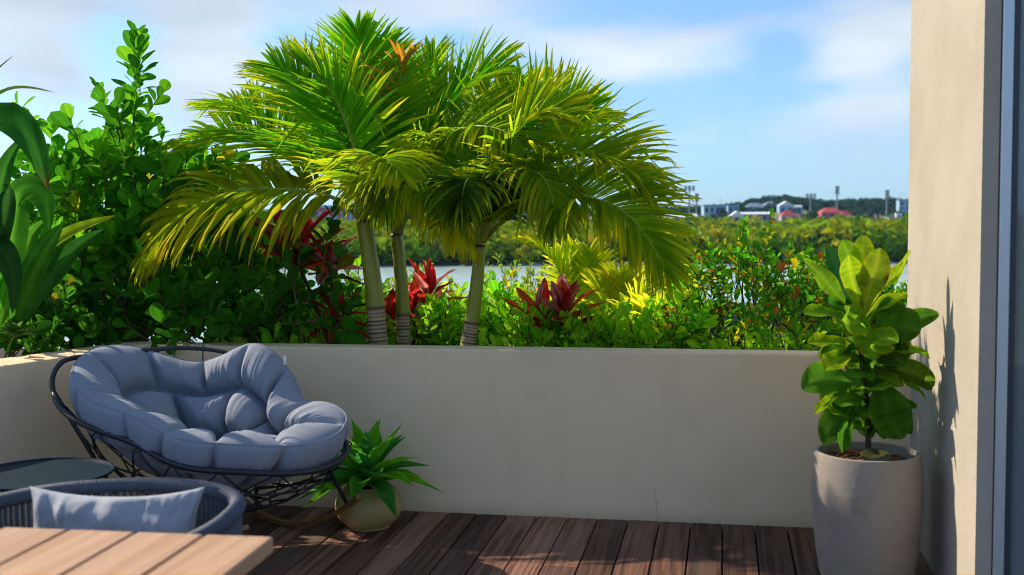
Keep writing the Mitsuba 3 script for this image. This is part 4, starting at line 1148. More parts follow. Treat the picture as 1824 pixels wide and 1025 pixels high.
# ------------------------------------------------------------------ large strap leaved plant at the far left
def crinum():
    r = np.random.default_rng(9)
    t = thing("strap_leaved_plant", "large dark green plant with long broad arching leaves at the left edge", "plant")
    L = [  # base, mid, mid, tip as pixels with depth; half width; colour
        ([(-30, 560, 5.2), (-45, 330, 5.0), (5, 215, 4.9), (55, 250, 4.85), (86, 338, 4.8)], 0.085, (0.022, 0.125, 0.014), (0.15, 0.05, 0.02)),
        ([(-20, 560, 5.2), (-10, 400, 5.1), (15, 290, 5.05), (45, 240, 5.0)], 0.05, (0.03, 0.14, 0.015), None),
        ([(10, 580, 5.3), (20, 430, 5.25), (45, 345, 5.2), (75, 350, 5.15), (86, 420, 5.1)], 0.075, (0.05, 0.20, 0.014), None),
        ([(20, 580, 5.3), (60, 470, 5.25), (125, 415, 5.2), (208, 384, 5.15)], 0.035, (0.20, 0.30, 0.012), (0.30, 0.08, 0.01)),
        ([(25, 590, 5.2), (55, 500, 5.15), (95, 425, 5.1), (113, 398, 5.08)], 0.055, (0.045, 0.17, 0.013), None),
        ([(30, 590, 5.2), (85, 500, 5.2), (140, 440, 5.2), (186, 408, 5.2)], 0.045, (0.022, 0.10, 0.012), None),
        ([(0, 580, 5.2), (35, 470, 5.3), (60, 415, 5.3), (84, 390, 5.3)], 0.05, (0.06, 0.21, 0.014), None),
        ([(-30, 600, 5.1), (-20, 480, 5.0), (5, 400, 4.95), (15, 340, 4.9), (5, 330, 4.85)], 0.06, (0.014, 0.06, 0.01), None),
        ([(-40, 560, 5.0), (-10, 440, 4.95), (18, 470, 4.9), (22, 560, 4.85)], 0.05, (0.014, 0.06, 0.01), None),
        ([(-40, 420, 5.1), (-30, 200, 5.0), (20, 158, 4.95), (100, 166, 4.9)], 0.011, (0.16, 0.22, 0.03), None),
        ([(-60, 400, 5.1), (-50, 200, 5.1), (-10, 130, 5.05), (26, 98, 5.0)], 0.008, (0.05, 0.12, 0.03), None),
        ([(0, 590, 5.3), (60, 530, 5.35), (120, 470, 5.4), (150, 430, 5.4)], 0.04, (0.03, 0.13, 0.013), None),
    ]
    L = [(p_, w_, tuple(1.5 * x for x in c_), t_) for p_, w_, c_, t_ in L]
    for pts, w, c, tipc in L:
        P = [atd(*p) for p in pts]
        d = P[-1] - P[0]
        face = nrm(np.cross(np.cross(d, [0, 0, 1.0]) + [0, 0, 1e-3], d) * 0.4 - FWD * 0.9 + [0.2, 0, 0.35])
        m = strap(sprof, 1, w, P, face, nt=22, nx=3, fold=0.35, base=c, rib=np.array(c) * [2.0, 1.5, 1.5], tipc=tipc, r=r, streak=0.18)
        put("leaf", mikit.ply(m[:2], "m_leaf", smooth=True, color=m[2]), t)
    v, f = tube([cam(-2.42, 5.25, 0.3), cam(-2.42, 5.22, 0.75)], [0.07, 0.05], 12)
    put("stem", mikit.ply((v, f), "m_stem", smooth=True, color=np.tile(np.array([[0.06, 0.09, 0.03]]), (len(v), 1))), t)


crinum()
ro = thing("rosette_plant", "small pale green leafy rosette on the wall's far side at the lower left edge", "plant")
rr_ = np.random.default_rng(71)
rp = atd(28, 600, 5.15)
for k in range(16):
    az = k * 2.4
    el = math.radians(10 + 60 * k / 16)
    d = np.array([math.cos(az) * math.cos(el), math.sin(az) * math.cos(el), math.sin(el)])
    m = strap(lambda t: 0.3 + 0.7 * math.sin(math.pi * min(t, 1) ** 0.8) if t < 0.999 else 0.05, 0.1, 0.026, [rp, rp + d * 0.05, rp + d * 0.10 + [0, 0, -0.01]], nrm([0, 0, 1] - d * d[2]), nt=7, base=(0.09, 0.20, 0.03), r=rr_)
    put("leaf", mikit.ply(m[:2], "m_leaf", smooth=True, color=m[2]), ro)

# ------------------------------------------------------------------ agave in its round pot
ap = cam((650 - 912) / FPX * 5.22, 5.22, 0)
R0, PH_ = 0.158, 0.215
prof = [(0.001, 0.0), (0.085, 0.0), (0.10, 0.004)] + [(R0 * math.cos(a) ** 0.85, 0.105 + 0.112 * math.sin(a)) for a in np.linspace(-1.02, 0.92, 18)]
top_r = prof[-1][0]
prof += [(top_r - 0.004, prof[-1][1] + 0.006), (top_r - 0.014, prof[-1][1] + 0.006), (top_r - 0.018, prof[-1][1] - 0.012), (top_r - 0.012, prof[-1][1] - 0.03), (0.001, prof[-1][1] - 0.03)]
pot = put("plant_pot", mikit.ply(lathe(prof, 64, ap), "m_clay", smooth=40), label="round olive tan clay pot on the deck holding the agave", cat="pot")
pz = prof[-1][1]
put("soil", mikit.ply(lathe([(0.001, pz + 0.012), (0.05, pz + 0.014), (top_r - 0.016, pz + 0.006)][::-1], 40, ap), "m_soil", smooth=True), pot)
ag = thing("agave_plant", "green agave rosette with pointed fleshy leaves in the round pot by the rocking chair", "plant")
ra = np.random.default_rng(14)


def agprof(t):
    return (0.55 + 0.45 * math.sin(math.pi * min(t, 1) ** 0.75)) * (1 - max(t - 0.55, 0) / 0.45) ** 0.75 + 0.004 if t < 0.999 else 0.004


na = 30
for k in range(na):
    q = k / (na - 1)
    az = k * 2.39996 + 0.6
    el = math.radians(-8 + 76 * q ** 1.4 + ra.uniform(-5, 5))
    ln = (0.38 - 0.12 * q) * ra.uniform(0.85, 1.08)
    d = np.array([math.cos(az) * math.cos(el), math.sin(az) * math.cos(el), math.sin(el)])
    p0 = ap + [0, 0, 0.205 + 0.05 * q] + 0.02 * d
    cur = -0.05 * (1 - q)
    pts = [p0, p0 + d * ln * 0.35 + [0, 0, 0.02 * (1 - q)], p0 + d * ln * 0.7 + [0, 0, cur * 0.2], p0 + d * ln + [0, 0, cur]]
    c = [(0.08, 0.40, 0.025), (0.13, 0.50, 0.02), (0.06, 0.30, 0.04), (0.18, 0.55, 0.02)][ra.integers(4)]
    m = strap(agprof, 1, 0.047, pts, nrm([0, 0, 1] - d * d[2] + 0.05 * ra.normal(size=3)), nt=14, nx=2, fold=0.5, base=c, edge=np.array(c) * 1.5, tipc=(0.09, 0.06, 0.02), r=ra, wave=0.04, streak=0.1)
    put("leaf", mikit.ply(m[:2], "m_leaf", smooth=True, color=m[2]), ag)

# ------------------------------------------------------------------ tall planter with the fiddle leaf fig
fp = aty(1549, 806, 4.58)
fx, fy = fp[0] - 0.008, fp[1]
hp = 0.517
prof = [(0.001, 0.0), (0.160, 0.0), (0.172, 0.006), (0.181, 0.03), (0.199, 0.14), (0.210, 0.26), (0.214, 0.36), (0.210, 0.45), (0.204, hp - 0.006), (0.200, hp), (0.189, hp), (0.185, hp - 0.006), (0.182, hp - 0.06), (0.001, hp - 0.06)]
tp = put("tall_planter", mikit.ply(lathe(prof, 80, (fx, fy, 0)), "m_concrete", smooth=40), label="tall grey beige concrete planter on the deck beside the house wall", cat="planter")
put("soil", mikit.ply(lathe([(0.183, hp - 0.045), (0.1, hp - 0.03), (0.001, hp - 0.028)], 40, (fx, fy, 0)), "m_soil", smooth=True), tp)
cr = np.random.default_rng(5)
ch = []
for k in range(150):
    s_ = rbox(cr.uniform(0.012, 0.03), cr.uniform(0.008, 0.018), 0.006, 0.0015)
    a, q = cr.uniform(0, 6.28), math.sqrt(cr.uniform(0, 1)) * 0.168
    R = rotz(cr.uniform(0, 6.28)) @ np.array([[1, 0, 0], [0, math.cos(0.5 * cr.normal()), 0], [0, 0, 1.0]])
    ch.append(moved(s_, (fx + q * math.cos(a), fy + q * math.sin(a), hp - 0.026 - 0.012 * q / 0.19 + cr.uniform(0, 0.012)), R))
cv_, cf_ = join(ch)
put("bark_chips", mikit.ply((cv_, cf_), "m_chips", color=np.repeat(np.array([[0.24, 0.085, 0.02]]) * cr.uniform(0.5, 1.4, (150, 1)), len(ch[0][0]), 0)), tp, kind="stuff")
# an upturned saucer lying on the bark
mat("m_saucer", princ(rgb(0.06, 0.06, 0.02), 0.4))
sauc = lathe([(0.001, 0.0), (0.03, 0.0), (0.052, 0.004), (0.056, 0.010), (0.050, 0.012), (0.030, 0.006), (0.001, 0.006)], 40)
Rt = np.array([[1, 0, 0], [0, math.cos(0.35), -math.sin(0.35)], [0, math.sin(0.35), math.cos(0.35)]])
sp_ = aty(1560, 793, fy - 0.11)
put("saucer", mikit.ply(moved(sauc, (sp_[0], sp_[1], hp - 0.004), Rt), "m_saucer", smooth=40), label="small olive saucer lying on the bark in the tall planter", cat="saucer")
fig = thing("fiddle_leaf_fig", "young fiddle leaf fig with big yellow green leaves in the tall concrete planter", "plant")
tpts = [np.array([fx + 0.0, fy, hp - 0.05]), aty(1545, 720, fy), aty(1534, 640, fy), aty(1536, 560, fy)]
tv, tf = tube(spline(tpts, 24), np.linspace(0.012, 0.007, 24), 9)
put("trunk", mikit.ply((tv, tf), "m_stem", smooth=True, color=np.tile(np.array([[0.035, 0.025, 0.018]]), (len(tv), 1))), fig)
fr_ = np.random.default_rng(8)
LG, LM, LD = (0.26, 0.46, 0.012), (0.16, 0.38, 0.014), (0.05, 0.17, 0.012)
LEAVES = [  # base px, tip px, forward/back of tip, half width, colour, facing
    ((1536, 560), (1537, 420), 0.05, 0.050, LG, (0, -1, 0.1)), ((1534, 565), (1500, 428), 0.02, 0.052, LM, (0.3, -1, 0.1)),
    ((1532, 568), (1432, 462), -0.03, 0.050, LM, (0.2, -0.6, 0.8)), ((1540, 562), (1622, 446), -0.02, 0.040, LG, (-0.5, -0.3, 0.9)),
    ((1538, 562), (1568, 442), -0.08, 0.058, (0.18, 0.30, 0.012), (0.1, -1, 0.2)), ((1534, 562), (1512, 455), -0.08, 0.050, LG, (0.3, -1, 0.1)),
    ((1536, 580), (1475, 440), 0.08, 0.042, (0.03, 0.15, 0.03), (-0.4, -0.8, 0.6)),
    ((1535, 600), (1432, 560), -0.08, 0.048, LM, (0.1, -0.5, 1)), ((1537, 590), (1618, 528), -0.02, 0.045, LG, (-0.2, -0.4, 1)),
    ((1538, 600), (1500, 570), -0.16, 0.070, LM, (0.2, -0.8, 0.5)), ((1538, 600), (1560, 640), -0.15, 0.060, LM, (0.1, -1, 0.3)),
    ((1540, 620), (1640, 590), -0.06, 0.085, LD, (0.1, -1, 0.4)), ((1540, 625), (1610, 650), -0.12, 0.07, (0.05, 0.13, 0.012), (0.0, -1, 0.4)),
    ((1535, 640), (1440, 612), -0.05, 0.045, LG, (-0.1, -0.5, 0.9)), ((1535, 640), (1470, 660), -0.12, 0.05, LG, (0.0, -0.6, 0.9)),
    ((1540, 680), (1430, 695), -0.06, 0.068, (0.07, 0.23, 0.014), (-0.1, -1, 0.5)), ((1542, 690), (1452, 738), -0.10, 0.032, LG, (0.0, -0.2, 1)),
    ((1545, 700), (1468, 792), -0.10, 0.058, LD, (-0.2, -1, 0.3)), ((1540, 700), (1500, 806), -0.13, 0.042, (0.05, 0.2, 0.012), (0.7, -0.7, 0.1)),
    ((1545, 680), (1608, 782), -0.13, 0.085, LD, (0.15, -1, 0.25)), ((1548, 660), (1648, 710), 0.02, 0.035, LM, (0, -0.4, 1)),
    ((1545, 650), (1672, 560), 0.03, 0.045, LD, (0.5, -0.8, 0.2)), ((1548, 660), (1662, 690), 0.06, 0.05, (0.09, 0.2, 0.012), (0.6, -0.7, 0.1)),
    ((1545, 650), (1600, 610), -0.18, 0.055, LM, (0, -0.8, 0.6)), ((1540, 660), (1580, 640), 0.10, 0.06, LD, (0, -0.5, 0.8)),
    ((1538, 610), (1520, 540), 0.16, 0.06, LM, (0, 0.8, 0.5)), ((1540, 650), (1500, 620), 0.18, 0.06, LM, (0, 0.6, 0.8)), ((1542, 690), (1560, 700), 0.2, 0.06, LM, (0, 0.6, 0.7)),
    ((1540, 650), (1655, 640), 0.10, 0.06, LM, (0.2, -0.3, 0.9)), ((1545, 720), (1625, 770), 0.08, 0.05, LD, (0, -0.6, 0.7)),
]
def figp(t):
    return (0.10 + 0.9 * math.sin(math.pi * min(t, 1) ** 1.5) ** 0.65 - 0.20 * math.exp(-((t - 0.33) / 0.12) ** 2)) if t < 0.999 else 0.12


def fig_leaf(P, w, c, face):
    nt, nx = 44, 5
    m = strap(figp, 1, w, P, np.array(face, float), nt=nt, nx=nx, fold=fr_.uniform(0.1, 0.45), base=c, rib=np.array(c) * [1.9, 1.4, 2.2], r=fr_, wave=fr_.uniform(0.12, 0.30), streak=0.04)
    col = m[2].reshape(nt, 2 * nx + 1, 3)
    t, x = np.linspace(0, 1, nt)[:, None], np.abs(np.linspace(-1, 1, 2 * nx + 1))[None]
    vein = np.exp(-((((t * 7 - x * 1.1) % 1.0) - 0.5) / 0.10) ** 2)[..., None] * 0.35
    col = col * (1 - vein) + np.array(c) * [1.8, 1.35, 2.0] * vein
    col = col * (1 + 0.9 * np.array([1.0, 0.25, 0.0]) * (x ** 6)[..., None])
    if fr_.random() < 0.35:     # a brown scorched patch at the edge
        t0, s0 = fr_.uniform(0.5, 1.0), fr_.choice([-1, 1])
        xs = np.linspace(-1, 1, 2 * nx + 1)[None]
        k = np.exp(-((t - t0) / 0.07) ** 2 - ((xs - s0) / 0.35) ** 2)[..., None]
        col = col * (1 - k) + np.array([0.16, 0.055, 0.012]) * k
    put("leaf", mikit.ply(m[:2], "m_leaf", smooth=True, color=np.clip(col, 0.002, 1).reshape(-1, 3)), fig)


for (b, tpx, dy, w, c, face) in LEAVES:
    P0 = aty(b[0], b[1], fy)
    P3 = aty(tpx[0], tpx[1], fy + dy)
    d = P3 - P0
    up_ = np.array([0, 0, 0.03 if tpx[1] > 500 else 0.0])
    fig_leaf([P0, P0 + d * 0.33 + up_ + fr_.normal(size=3) * 0.008, P0 + d * 0.68 + up_ * 0.9 + fr_.normal(size=3) * 0.010, P3], w, c, face)
for k in range(46):
    z = hp + 0.03 + 0.48 * (k / 46) + fr_.uniform(-0.03, 0.03)
    az_ = k * 2.39996 + 0.9
    P0 = np.array([fx - 0.005, fy, z])
    ln = fr_.uniform(0.14, 0.22)
    elv = math.radians(fr_.uniform(0, 45))
    d = np.array([math.cos(az_) * math.cos(elv), 0.8 * math.sin(az_) * math.cos(elv), math.sin(elv)]) * ln
    if P0[0] + d[0] > HX - 0.03:
        d[0] = HX - 0.03 - P0[0]
    sag = np.array([0, 0, -0.30 * ln * fr_.uniform(0.3, 1.2)])
    fig_leaf([P0, P0 + d * 0.35 + [0, 0, 0.012], P0 + d * 0.7 + sag * 0.35, P0 + d + sag], ln * fr_.uniform(0.24, 0.32), [(0.12, 0.34, 0.012), (0.08, 0.27, 0.012), (0.05, 0.20, 0.012), (0.16, 0.36, 0.014)][fr_.integers(4)], (0.2 * fr_.normal(), -0.55, 0.8))

# ------------------------------------------------------------------ water, far shore, mangroves, hill, houses
WZ = -3.0
LFAR = 104.0                                   # distance of the far shore


def water_bump(p, n, uv):
    return mikit.noise(p.x * 1.3, p.y * 3.5, 0.0) + 0.5 * mikit.noise(p.x * 4, p.y * 9, 3.0)


mat("m_water", {"type": "bumpmap", "arbitrary": mikit.proc(water_bump, eps=0.03), "scale": 0.035, "bsdf": {"type": "principled", "base_color": rgb(0.30, 0.40, 0.38), "roughness": 0.18, "specular": 0.5}})
mat("m_ground", princ(mikit.proc(lambda p, n, uv: mikit.mix((0.16, 0.13, 0.07), (0.09, 0.11, 0.03), mikit.fbm(p.x * 0.3, p.y * 0.3, p.z, octaves=4))), 0.95))
w = trimesh.Trimesh([[-900, 12, WZ], [900, 12, WZ], [900, 125, WZ], [-900, 125, WZ]], [[0, 1, 2], [0, 2, 3]], process=False)
put("lagoon", mikit.ply(w, "m_water"), kind="structure", label="pale blue green lagoon behind the hedge")
gp = trimesh.Trimesh([[-1500, -60, -3.9], [1500, -60, -3.9], [1500, 1500, -3.9], [-1500, 1500, -3.9]], [[0, 1, 2], [0, 2, 3]], process=False)
put("ground", mikit.ply(gp, "m_ground"), kind="structure")


def hill(x, d):
    """Height of the far land at view-frame x, d."""
    p = np.stack([x / 60, d / 60, 0 * x], -1)
    h = WZ - 0.45 + np.clip((d - LFAR + 3.5 * (meshkit.fbm(np.stack([x / 9, d * 0, 0 * x], -1), seed=2) - 0.5)) / 4, 0, 1) * 0.9
    s = np.clip((d - 260) / 240, 0, 1)
    s = s * s * (3 - 2 * s)
    prof = 3.9 + 4.0 * np.exp(-(((x / np.maximum(d, 1)) - 0.235) / 0.035) ** 2) + 2.6 * np.exp(-(((x / np.maximum(d, 1)) - 0.33) / 0.07) ** 2) + 3.0 * meshkit.fbm(p, seed=6) - 1.5
    return h + s * (prof + 1.0)


gx = np.linspace(-0.8, 0.75, 320)
gd = np.r_[np.linspace(LFAR - 4, 130, 30), np.linspace(135, 520, 60), 700, 1200]
D_, A_ = np.meshgrid(gd, gx, indexing="ij")
X_ = D_ * A_
Z_ = hill(X_, D_)
Z_[-1] -= 12
pts = to_world(np.stack([X_, D_, Z_], -1)).reshape(-1, 3)
n2 = len(gx)
i, j = np.meshgrid(np.arange(len(gd) - 1), np.arange(n2 - 1), indexing="ij")
q = np.stack([i * n2 + j, i * n2 + j + 1, (i + 1) * n2 + j + 1, (i + 1) * n2 + j], -1).reshape(-1, 4)
put("far_terrain", mikit.ply((pts, q), "m_ground", smooth=True), kind="structure")


def clump_mass(xs, ds, zs, size, n_per, tri, cols, seed, flat=0.75):
    """Rounded bushes or trees of leaf clumps: n_per small faces spread over each crown, facing about outwards."""
    r = np.random.default_rng(seed)
    n = len(xs)
    c = to_world(np.stack([xs, ds, zs], -1))
    dirs = nrm(r.normal(size=(n, n_per, 3)) + [0, 0, 0.35])
    rad = r.uniform(0.55, 1.05, (n, n_per, 1))
    p = c[:, None] + dirs * rad * size[:, None, None] * np.array([1, 1, flat])
    nn = nrm(dirs + r.normal(size=dirs.shape) * 0.55)
    a = nrm(np.cross(nn, r.normal(size=dirs.shape)))
    b = np.cross(nn, a)
    s = tri * size[:, None, None] ** 0.5 * r.uniform(0.6, 1.5, (n, n_per, 1))
    v = np.stack([p - a * s, p + b * s * 0.7 + nn * s * 0.15, p + a * s, p - b * s * 0.7 + nn * s * 0.15], 2).reshape(-1, 3)
    k = np.arange(n * n_per) * 4
    f = np.vstack([np.stack([k, k + 1, k + 2], 1), np.stack([k, k + 2, k + 3], 1)])
    col = cols[r.integers(len(cols), size=n)][:, None] * r.uniform(0.7, 1.35, (n, n_per, 1))
    return v, f, np.repeat(np.clip(col, 0, 1).reshape(-1, 3), 4, 0)


r = np.random.default_rng(77)
n = 5600
u = r.uniform(0, 1, n)
dd = LFAR + 1.5 + 165 * u ** 1.8
xx = r.uniform(-0.62, 0.56, n) * dd
front = np.arange(n) < 560
dd[front] = LFAR + r.uniform(0.5, 4, 560) + 3.5 * (meshkit.fbm(np.stack([xx[front] / 9, xx[front] * 0, xx[front] * 0], -1), seed=2) - 0.5)
hh = meshkit.fbm(np.stack([xx / 16, dd / 16, 0 * xx], -1), seed=31)
sz = r.uniform(0.8, 1.5, n) * (0.6 + 0.9 * hh)
zz = WZ + 0.1 + sz * 0.5 + r.uniform(0.0, 1.0, n) + 3.0 * (hh - 0.25) * np.clip((dd - LFAR) / 22, 0.15, 1) + 0.7 * np.clip((dd - LFAR - 30) / 120, 0, 1)
cols = np.array([(0.20, 0.31, 0.006), (0.28, 0.32, 0.006), (0.14, 0.26, 0.006), (0.33, 0.31, 0.008), (0.08, 0.18, 0.008), (0.22, 0.34, 0.006)])
mv, mf, mc = clump_mass(xx, dd, zz, sz, 46, 0.30, cols, 5)
put("mangrove_thicket", mikit.ply((mv, mf), "m_far_leaf", color=mc), kind="stuff", label="olive green mangrove thicket along the far shore of the lagoon", cat="thicket")

n = 3400
dd = r.uniform(415, 540, n)
dd[:260] = r.uniform(300, 400, 260)
xx = r.uniform(-0.62, 0.56, n) * dd
sz = r.uniform(1.6, 3.2, n)
zz = hill(xx, dd) + sz * 0.45
wcol = np.array([(0.03, 0.07, 0.02), (0.04, 0.085, 0.02), (0.03, 0.06, 0.025)])
wv, wf, wc = clump_mass(xx, dd, zz, sz, 44, 0.42, wcol, 6)
put("hillside_wood", mikit.ply((wv, wf), "m_far_leaf", color=wc), kind="stuff", label="dark trees covering the far hillside behind the houses", cat="wood")

# rocks and pale mud at the waterline
rk = []
for k in range(70):
    px = r.normal(1095, 45) if k < 45 else r.uniform(600, 1614)
    s_ = r.uniform(0.15, 0.5)
    p = atz(px, 473, WZ)
    ic = trimesh.creation.icosphere(subdivisions=1, radius=s_)
    vv = np.array(ic.vertices) * [1.6, 1.0, 0.5] * (0.75 + 0.5 * meshkit.noise(np.array(ic.vertices) * 4 + k)[:, None])
    rk.append((vv + to_world([(px - 912) / FPX * (LFAR - r.uniform(-0.5, 1.2)), LFAR - r.uniform(0.0, 1.6), WZ + 0.02]), np.array(ic.faces)))
mat("m_rock", princ(rgb(0.22, 0.20, 0.20), 0.9))
put("shore_rocks", mikit.ply(join(rk), "m_rock"), kind="stuff", label="grey rocks scattered at the far waterline", cat="rocks")

for nm, c in (("white", (0.58, 0.62, 0.66)), ("grey", (0.30, 0.34, 0.38)), ("blue", (0.25, 0.42, 0.58)), ("red", (0.45, 0.07, 0.06)), ("cream", (0.55, 0.52, 0.46)), ("pink", (0.48, 0.13, 0.11)), ("slate", (0.16, 0.24, 0.33)), ("paleblue", (0.28, 0.42, 0.56)), ("window", (0.03, 0.05, 0.08)), ("steel", (0.16, 0.20, 0.23))):
    mat("m_far_" + nm, princ(rgb(*c), 0.65))


def house(name, label, px0, px1, py_top, py_eave, py_base, depth, wall, roofm, kind="hip", deep=0.7, nwin=3, group=None, wcols="window", rows=1):
    """A far house from its outline's pixels at a given depth: walls, roof and windows, turned to the viewer."""
    t = thing(name, label, "house" if name == "house" else "building", group)
    c = atd((px0 + px1) / 2, py_base, depth)
    W = (px1 - px0) / FPX * depth
    H = (py_base - py_eave) / FPX * depth
    RH = (py_eave - py_top) / FPX * depth
    Dp = W * deep
    base_x, base_d = (px0 + px1) / 2, depth
    x0 = ((px0 + px1) / 2 - 912) / FPX * depth
    z0, z1 = c[2] - 3.0, c[2] + H

    def L(p):
        return to_world(np.asarray(p, float) + np.array([x0, depth, 0]))
    b = np.array([[-W / 2, 0], [W / 2, 0], [W / 2, Dp], [-W / 2, Dp]])
    v = np.vstack([np.c_[b, np.full(4, z0)], np.c_[b, np.full(4, z1)]])
    f = [[0, 1, 5], [0, 5, 4], [1, 2, 6], [1, 6, 5], [2, 3, 7], [2, 7, 6], [3, 0, 4], [3, 4, 7], [4, 5, 6], [4, 6, 7]]
    put("wall", mikit.ply((L(v), np.array(f)), "m_far_" + wall), t)
    o = 0.03 * W
    e = np.array([[-W / 2 - o, -o], [W / 2 + o, -o], [W / 2 + o, Dp + o], [-W / 2 - o, Dp + o]])
    if kind == "flat":
        v = np.vstack([np.c_[e, np.full(4, z1 + 0.02)], np.c_[e, np.full(4, z1 + RH)]])
        f = [[0, 1, 5], [0, 5, 4], [1, 2, 6], [1, 6, 5], [2, 3, 7], [2, 7, 6], [3, 0, 4], [3, 4, 7], [4, 5, 6], [4, 6, 7], [0, 2, 1], [0, 3, 2]]
    else:
        if kind == "gable_front":
            rd = np.array([[0, -o, z1 + RH], [0, Dp + o, z1 + RH]])
            f = [[0, 1, 4], [1, 2, 5], [1, 5, 4], [2, 3, 5], [3, 0, 4], [3, 4, 5], [0, 2, 1], [0, 3, 2]]
        else:
            k = 0.0 if kind == "gable" else min(0.45, Dp / W * 0.5)
            rd = np.array([[-W / 2 - o + k * W, Dp / 2, z1 + RH], [W / 2 + o - k * W, Dp / 2, z1 + RH]])
            f = [[0, 1, 5], [0, 5, 4], [1, 2, 5], [2, 3, 4], [2, 4, 5], [3, 0, 4], [0, 2, 1], [0, 3, 2]]
        v = np.vstack([np.c_[e, np.full(4, z1 + 0.02)], rd])
    put("roof", mikit.ply((L(v), np.array(f)), "m_far_" + roofm), t)
    ww = W / (nwin * 1.9 + 1) if nwin else 0
    for row in range(rows):
        for k in range(nwin):
            xc = -W / 2 + W * (k + 0.5) / nwin
            hh_ = H / rows
            zc = z1 - hh_ * (row + 0.5)
            bx = rbox(ww, 0.16, hh_ * 0.58, 0.02)
            put("window", mikit.ply((L(bx[0] + [xc, -0.03, zc]), bx[1]), "m_far_" + wcols), t)
    return t


house("shed", "low white roofed shed below the paired floodlights at the palm's right edge", 1190, 1243, 381, 390, 397, 300, "grey", "white", "gable", nwin=2)
house("house", "flat roofed blue grey house left in the far row", 1254, 1293, 365, 367, 382, 380, "paleblue", "slate", "flat", nwin=4)
house("house", "second flat roofed blue house of the far row", 1297, 1316, 365, 367, 380, 385, "blue", "slate", "flat", nwin=2)
house("house", "white gabled house beside the long grey shed", 1301, 1326, 376, 386, 396, 290, "cream", "white", "gable_front", nwin=1)
house("shed", "long blue grey shed with a pale roof in front of the far houses", 1321, 1376, 378, 382, 397, 292, "slate", "white", "gable", nwin=6)
house("house", "pale blue house with a low hipped roof above the long shed", 1331, 1363, 362, 369, 380, 400, "paleblue", "slate", "hip")
house("house", "blue house with a rounded hipped roof near the hilltop", 1361, 1386, 359, 366, 378, 410, "paleblue", "slate", "hip", nwin=2)
house("house", "hilltop house half hidden in trees with a dark roof", 1364, 1385, 350, 354, 364, 470, "slate", "slate", "hip", nwin=2)
house("house", "white house with a gabled front right of the hilltop", 1388, 1414, 359, 367, 383, 380, "paleblue", "white", "gable_front", nwin=2)
house("house", "low pale blue wing right of the white gabled house", 1412, 1429, 366, 369, 381, 384, "paleblue", "white", "gable", nwin=2)
house("house", "small red roofed house below the white gabled house", 1392, 1420, 375, 385, 394, 310, "grey", "red", "hip", nwin=2)
house("house", "wide red roofed house between two floodlight masts", 1463, 1500, 370, 379, 391, 330, "pink", "red", "hip", nwin=3)
house("house", "lower red roofed wing right of the wide red roofed house", 1496, 1518, 376, 385, 392, 322, "grey", "red", "hip", nwin=1)
house("house", "low white building at the foot of the right house wall", 1583, 1612, 387, 389, 397, 300, "white", "paleblue", "flat", nwin=3)
house("house", "small white block rising behind the low white building", 1596, 1606, 380, 382, 395, 308, "white", "white", "flat", nwin=1)
house("building", "blue hillside tower block at the right end of the far row", 1601, 1622, 356, 358, 376, 400, "blue", "slate", "flat", nwin=2, rows=2)
house("house", "pink red roofed house seen under the right palm's drooping frond", 1055, 1112, 376, 388, 398, 290, "cream", "pink", "hip", nwin=3)
house("house", "blue grey house above the pink roofed one behind the palm", 1040, 1088, 365, 371, 382, 380, "grey", "slate", "hip", nwin=3)
house("house", "small white house seen between the right palm's fronds", 925, 950, 374, 382, 396, 300, "white", "white", "gable_front", nwin=1)
house("building", "salmon coloured building with blue windows behind the left palm", 566, 646, 366, 371, 404, 240, "pink", "paleblue", "flat", nwin=6, wcols="blue", rows=1)


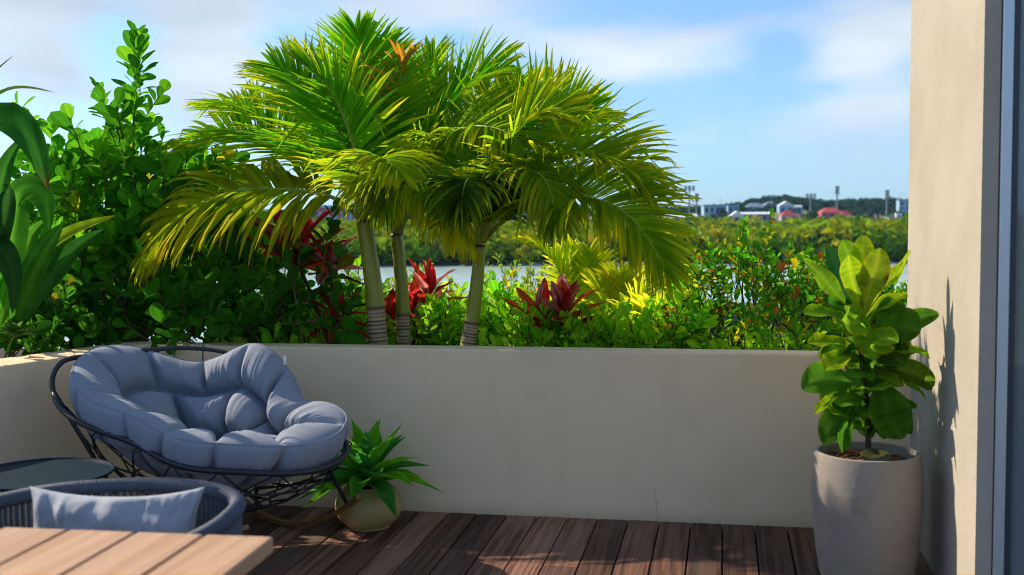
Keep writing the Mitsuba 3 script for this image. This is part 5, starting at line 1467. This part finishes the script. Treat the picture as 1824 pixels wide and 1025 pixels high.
def mast(label, px, py_top, depth, heads, wide=True):
    t = thing("floodlight_mast", label, "floodlight mast", "floodlight masts on the far shore")
    top = atd(px, py_top, depth)
    base = top.copy(); base[2] = -2.0
    put("pole", mikit.ply(tube([base, top], [0.32, 0.18], 8), "m_far_steel", smooth=True), t)
    if wide:
        for k in (-1, 0, 1):
            for z in (0.0, 0.9):
                b = rbox(0.75, 0.5, 0.6, 0.06)
                put("lamp", mikit.ply((to_world(b[0]) + top + to_world([k * 1.15, -0.3, -z]), b[1]), "m_far_steel"), t)
        put("crossbar", mikit.ply(tube([top + to_world([-1.6, 0, -0.45]), top + to_world([1.6, 0, -0.45])], 0.1, 6), "m_far_steel"), t)
    else:
        for z in (0.0, 0.85, 1.7):
            b = rbox(1.15, 0.8, 0.7, 0.08)
            put("lamp", mikit.ply((to_world(b[0]) + top + to_world([0, -0.2, -z]), b[1]), "m_far_steel"), t)


mast("tallest wide headed floodlight mast at the right edge of the palm fronds", 1228, 333, 330, 3)
mast("shorter narrow headed floodlight mast close beside the tall one near the palm", 1241, 347, 340, 1, False)
mast("wide headed floodlight mast left of the wide red roofed house", 1444, 347, 345, 3)
mast("narrow headed floodlight mast rising beside the wide red roofed house", 1491, 334, 330, 1, False)
mast("rightmost narrow headed floodlight mast near the house wall", 1580, 341, 335, 1, False)
for k, (px, py, lab) in enumerate([(1283, 355, "leftmost thin pole above the flat roofed house"), (1316, 357, "thin pole over the second flat roofed house"), (1603, 347, "thin pole above the tower block at the right")]):
    top = atd(px, py, 390); base = top.copy(); base[2] = 0
    put("utility_pole", mikit.ply(tube([base, top], [0.14, 0.09], 6), "m_far_steel"), label=lab, cat="pole")

# grey retaining wall beyond the hedge
gwm = trimesh.creation.box([9.0, 0.25, 2.2])
gwc = aty(700, 540, 9.0)
gwm.apply_translation([0.2, 9.0, gwc[2] - 1.1])
put("garden_wall", mikit.ply(gwm, "m_concrete"), label="low grey garden wall half hidden beyond the hedge", cat="wall")


# ------------------------------------------------------------------ the air between here and the far shore
scene["haze_air"] = {"type": "homogeneous", "albedo": rgb(0.95, 0.95, 0.95), "sigma_t": rgb(0.00004, 0.00008, 0.00017)}
scene["haze"] = {"type": "cube", "to_world": T().translate([0, 720, 15.0]).scale([1560, 830, 20.0]), "bsdf": {"type": "null"}, "interior": {"type": "ref", "id": "haze_air"}}
labels["haze"] = {"kind": "stuff"}
scene["camera"]["medium"] = {"type": "ref", "id": "haze_air"}
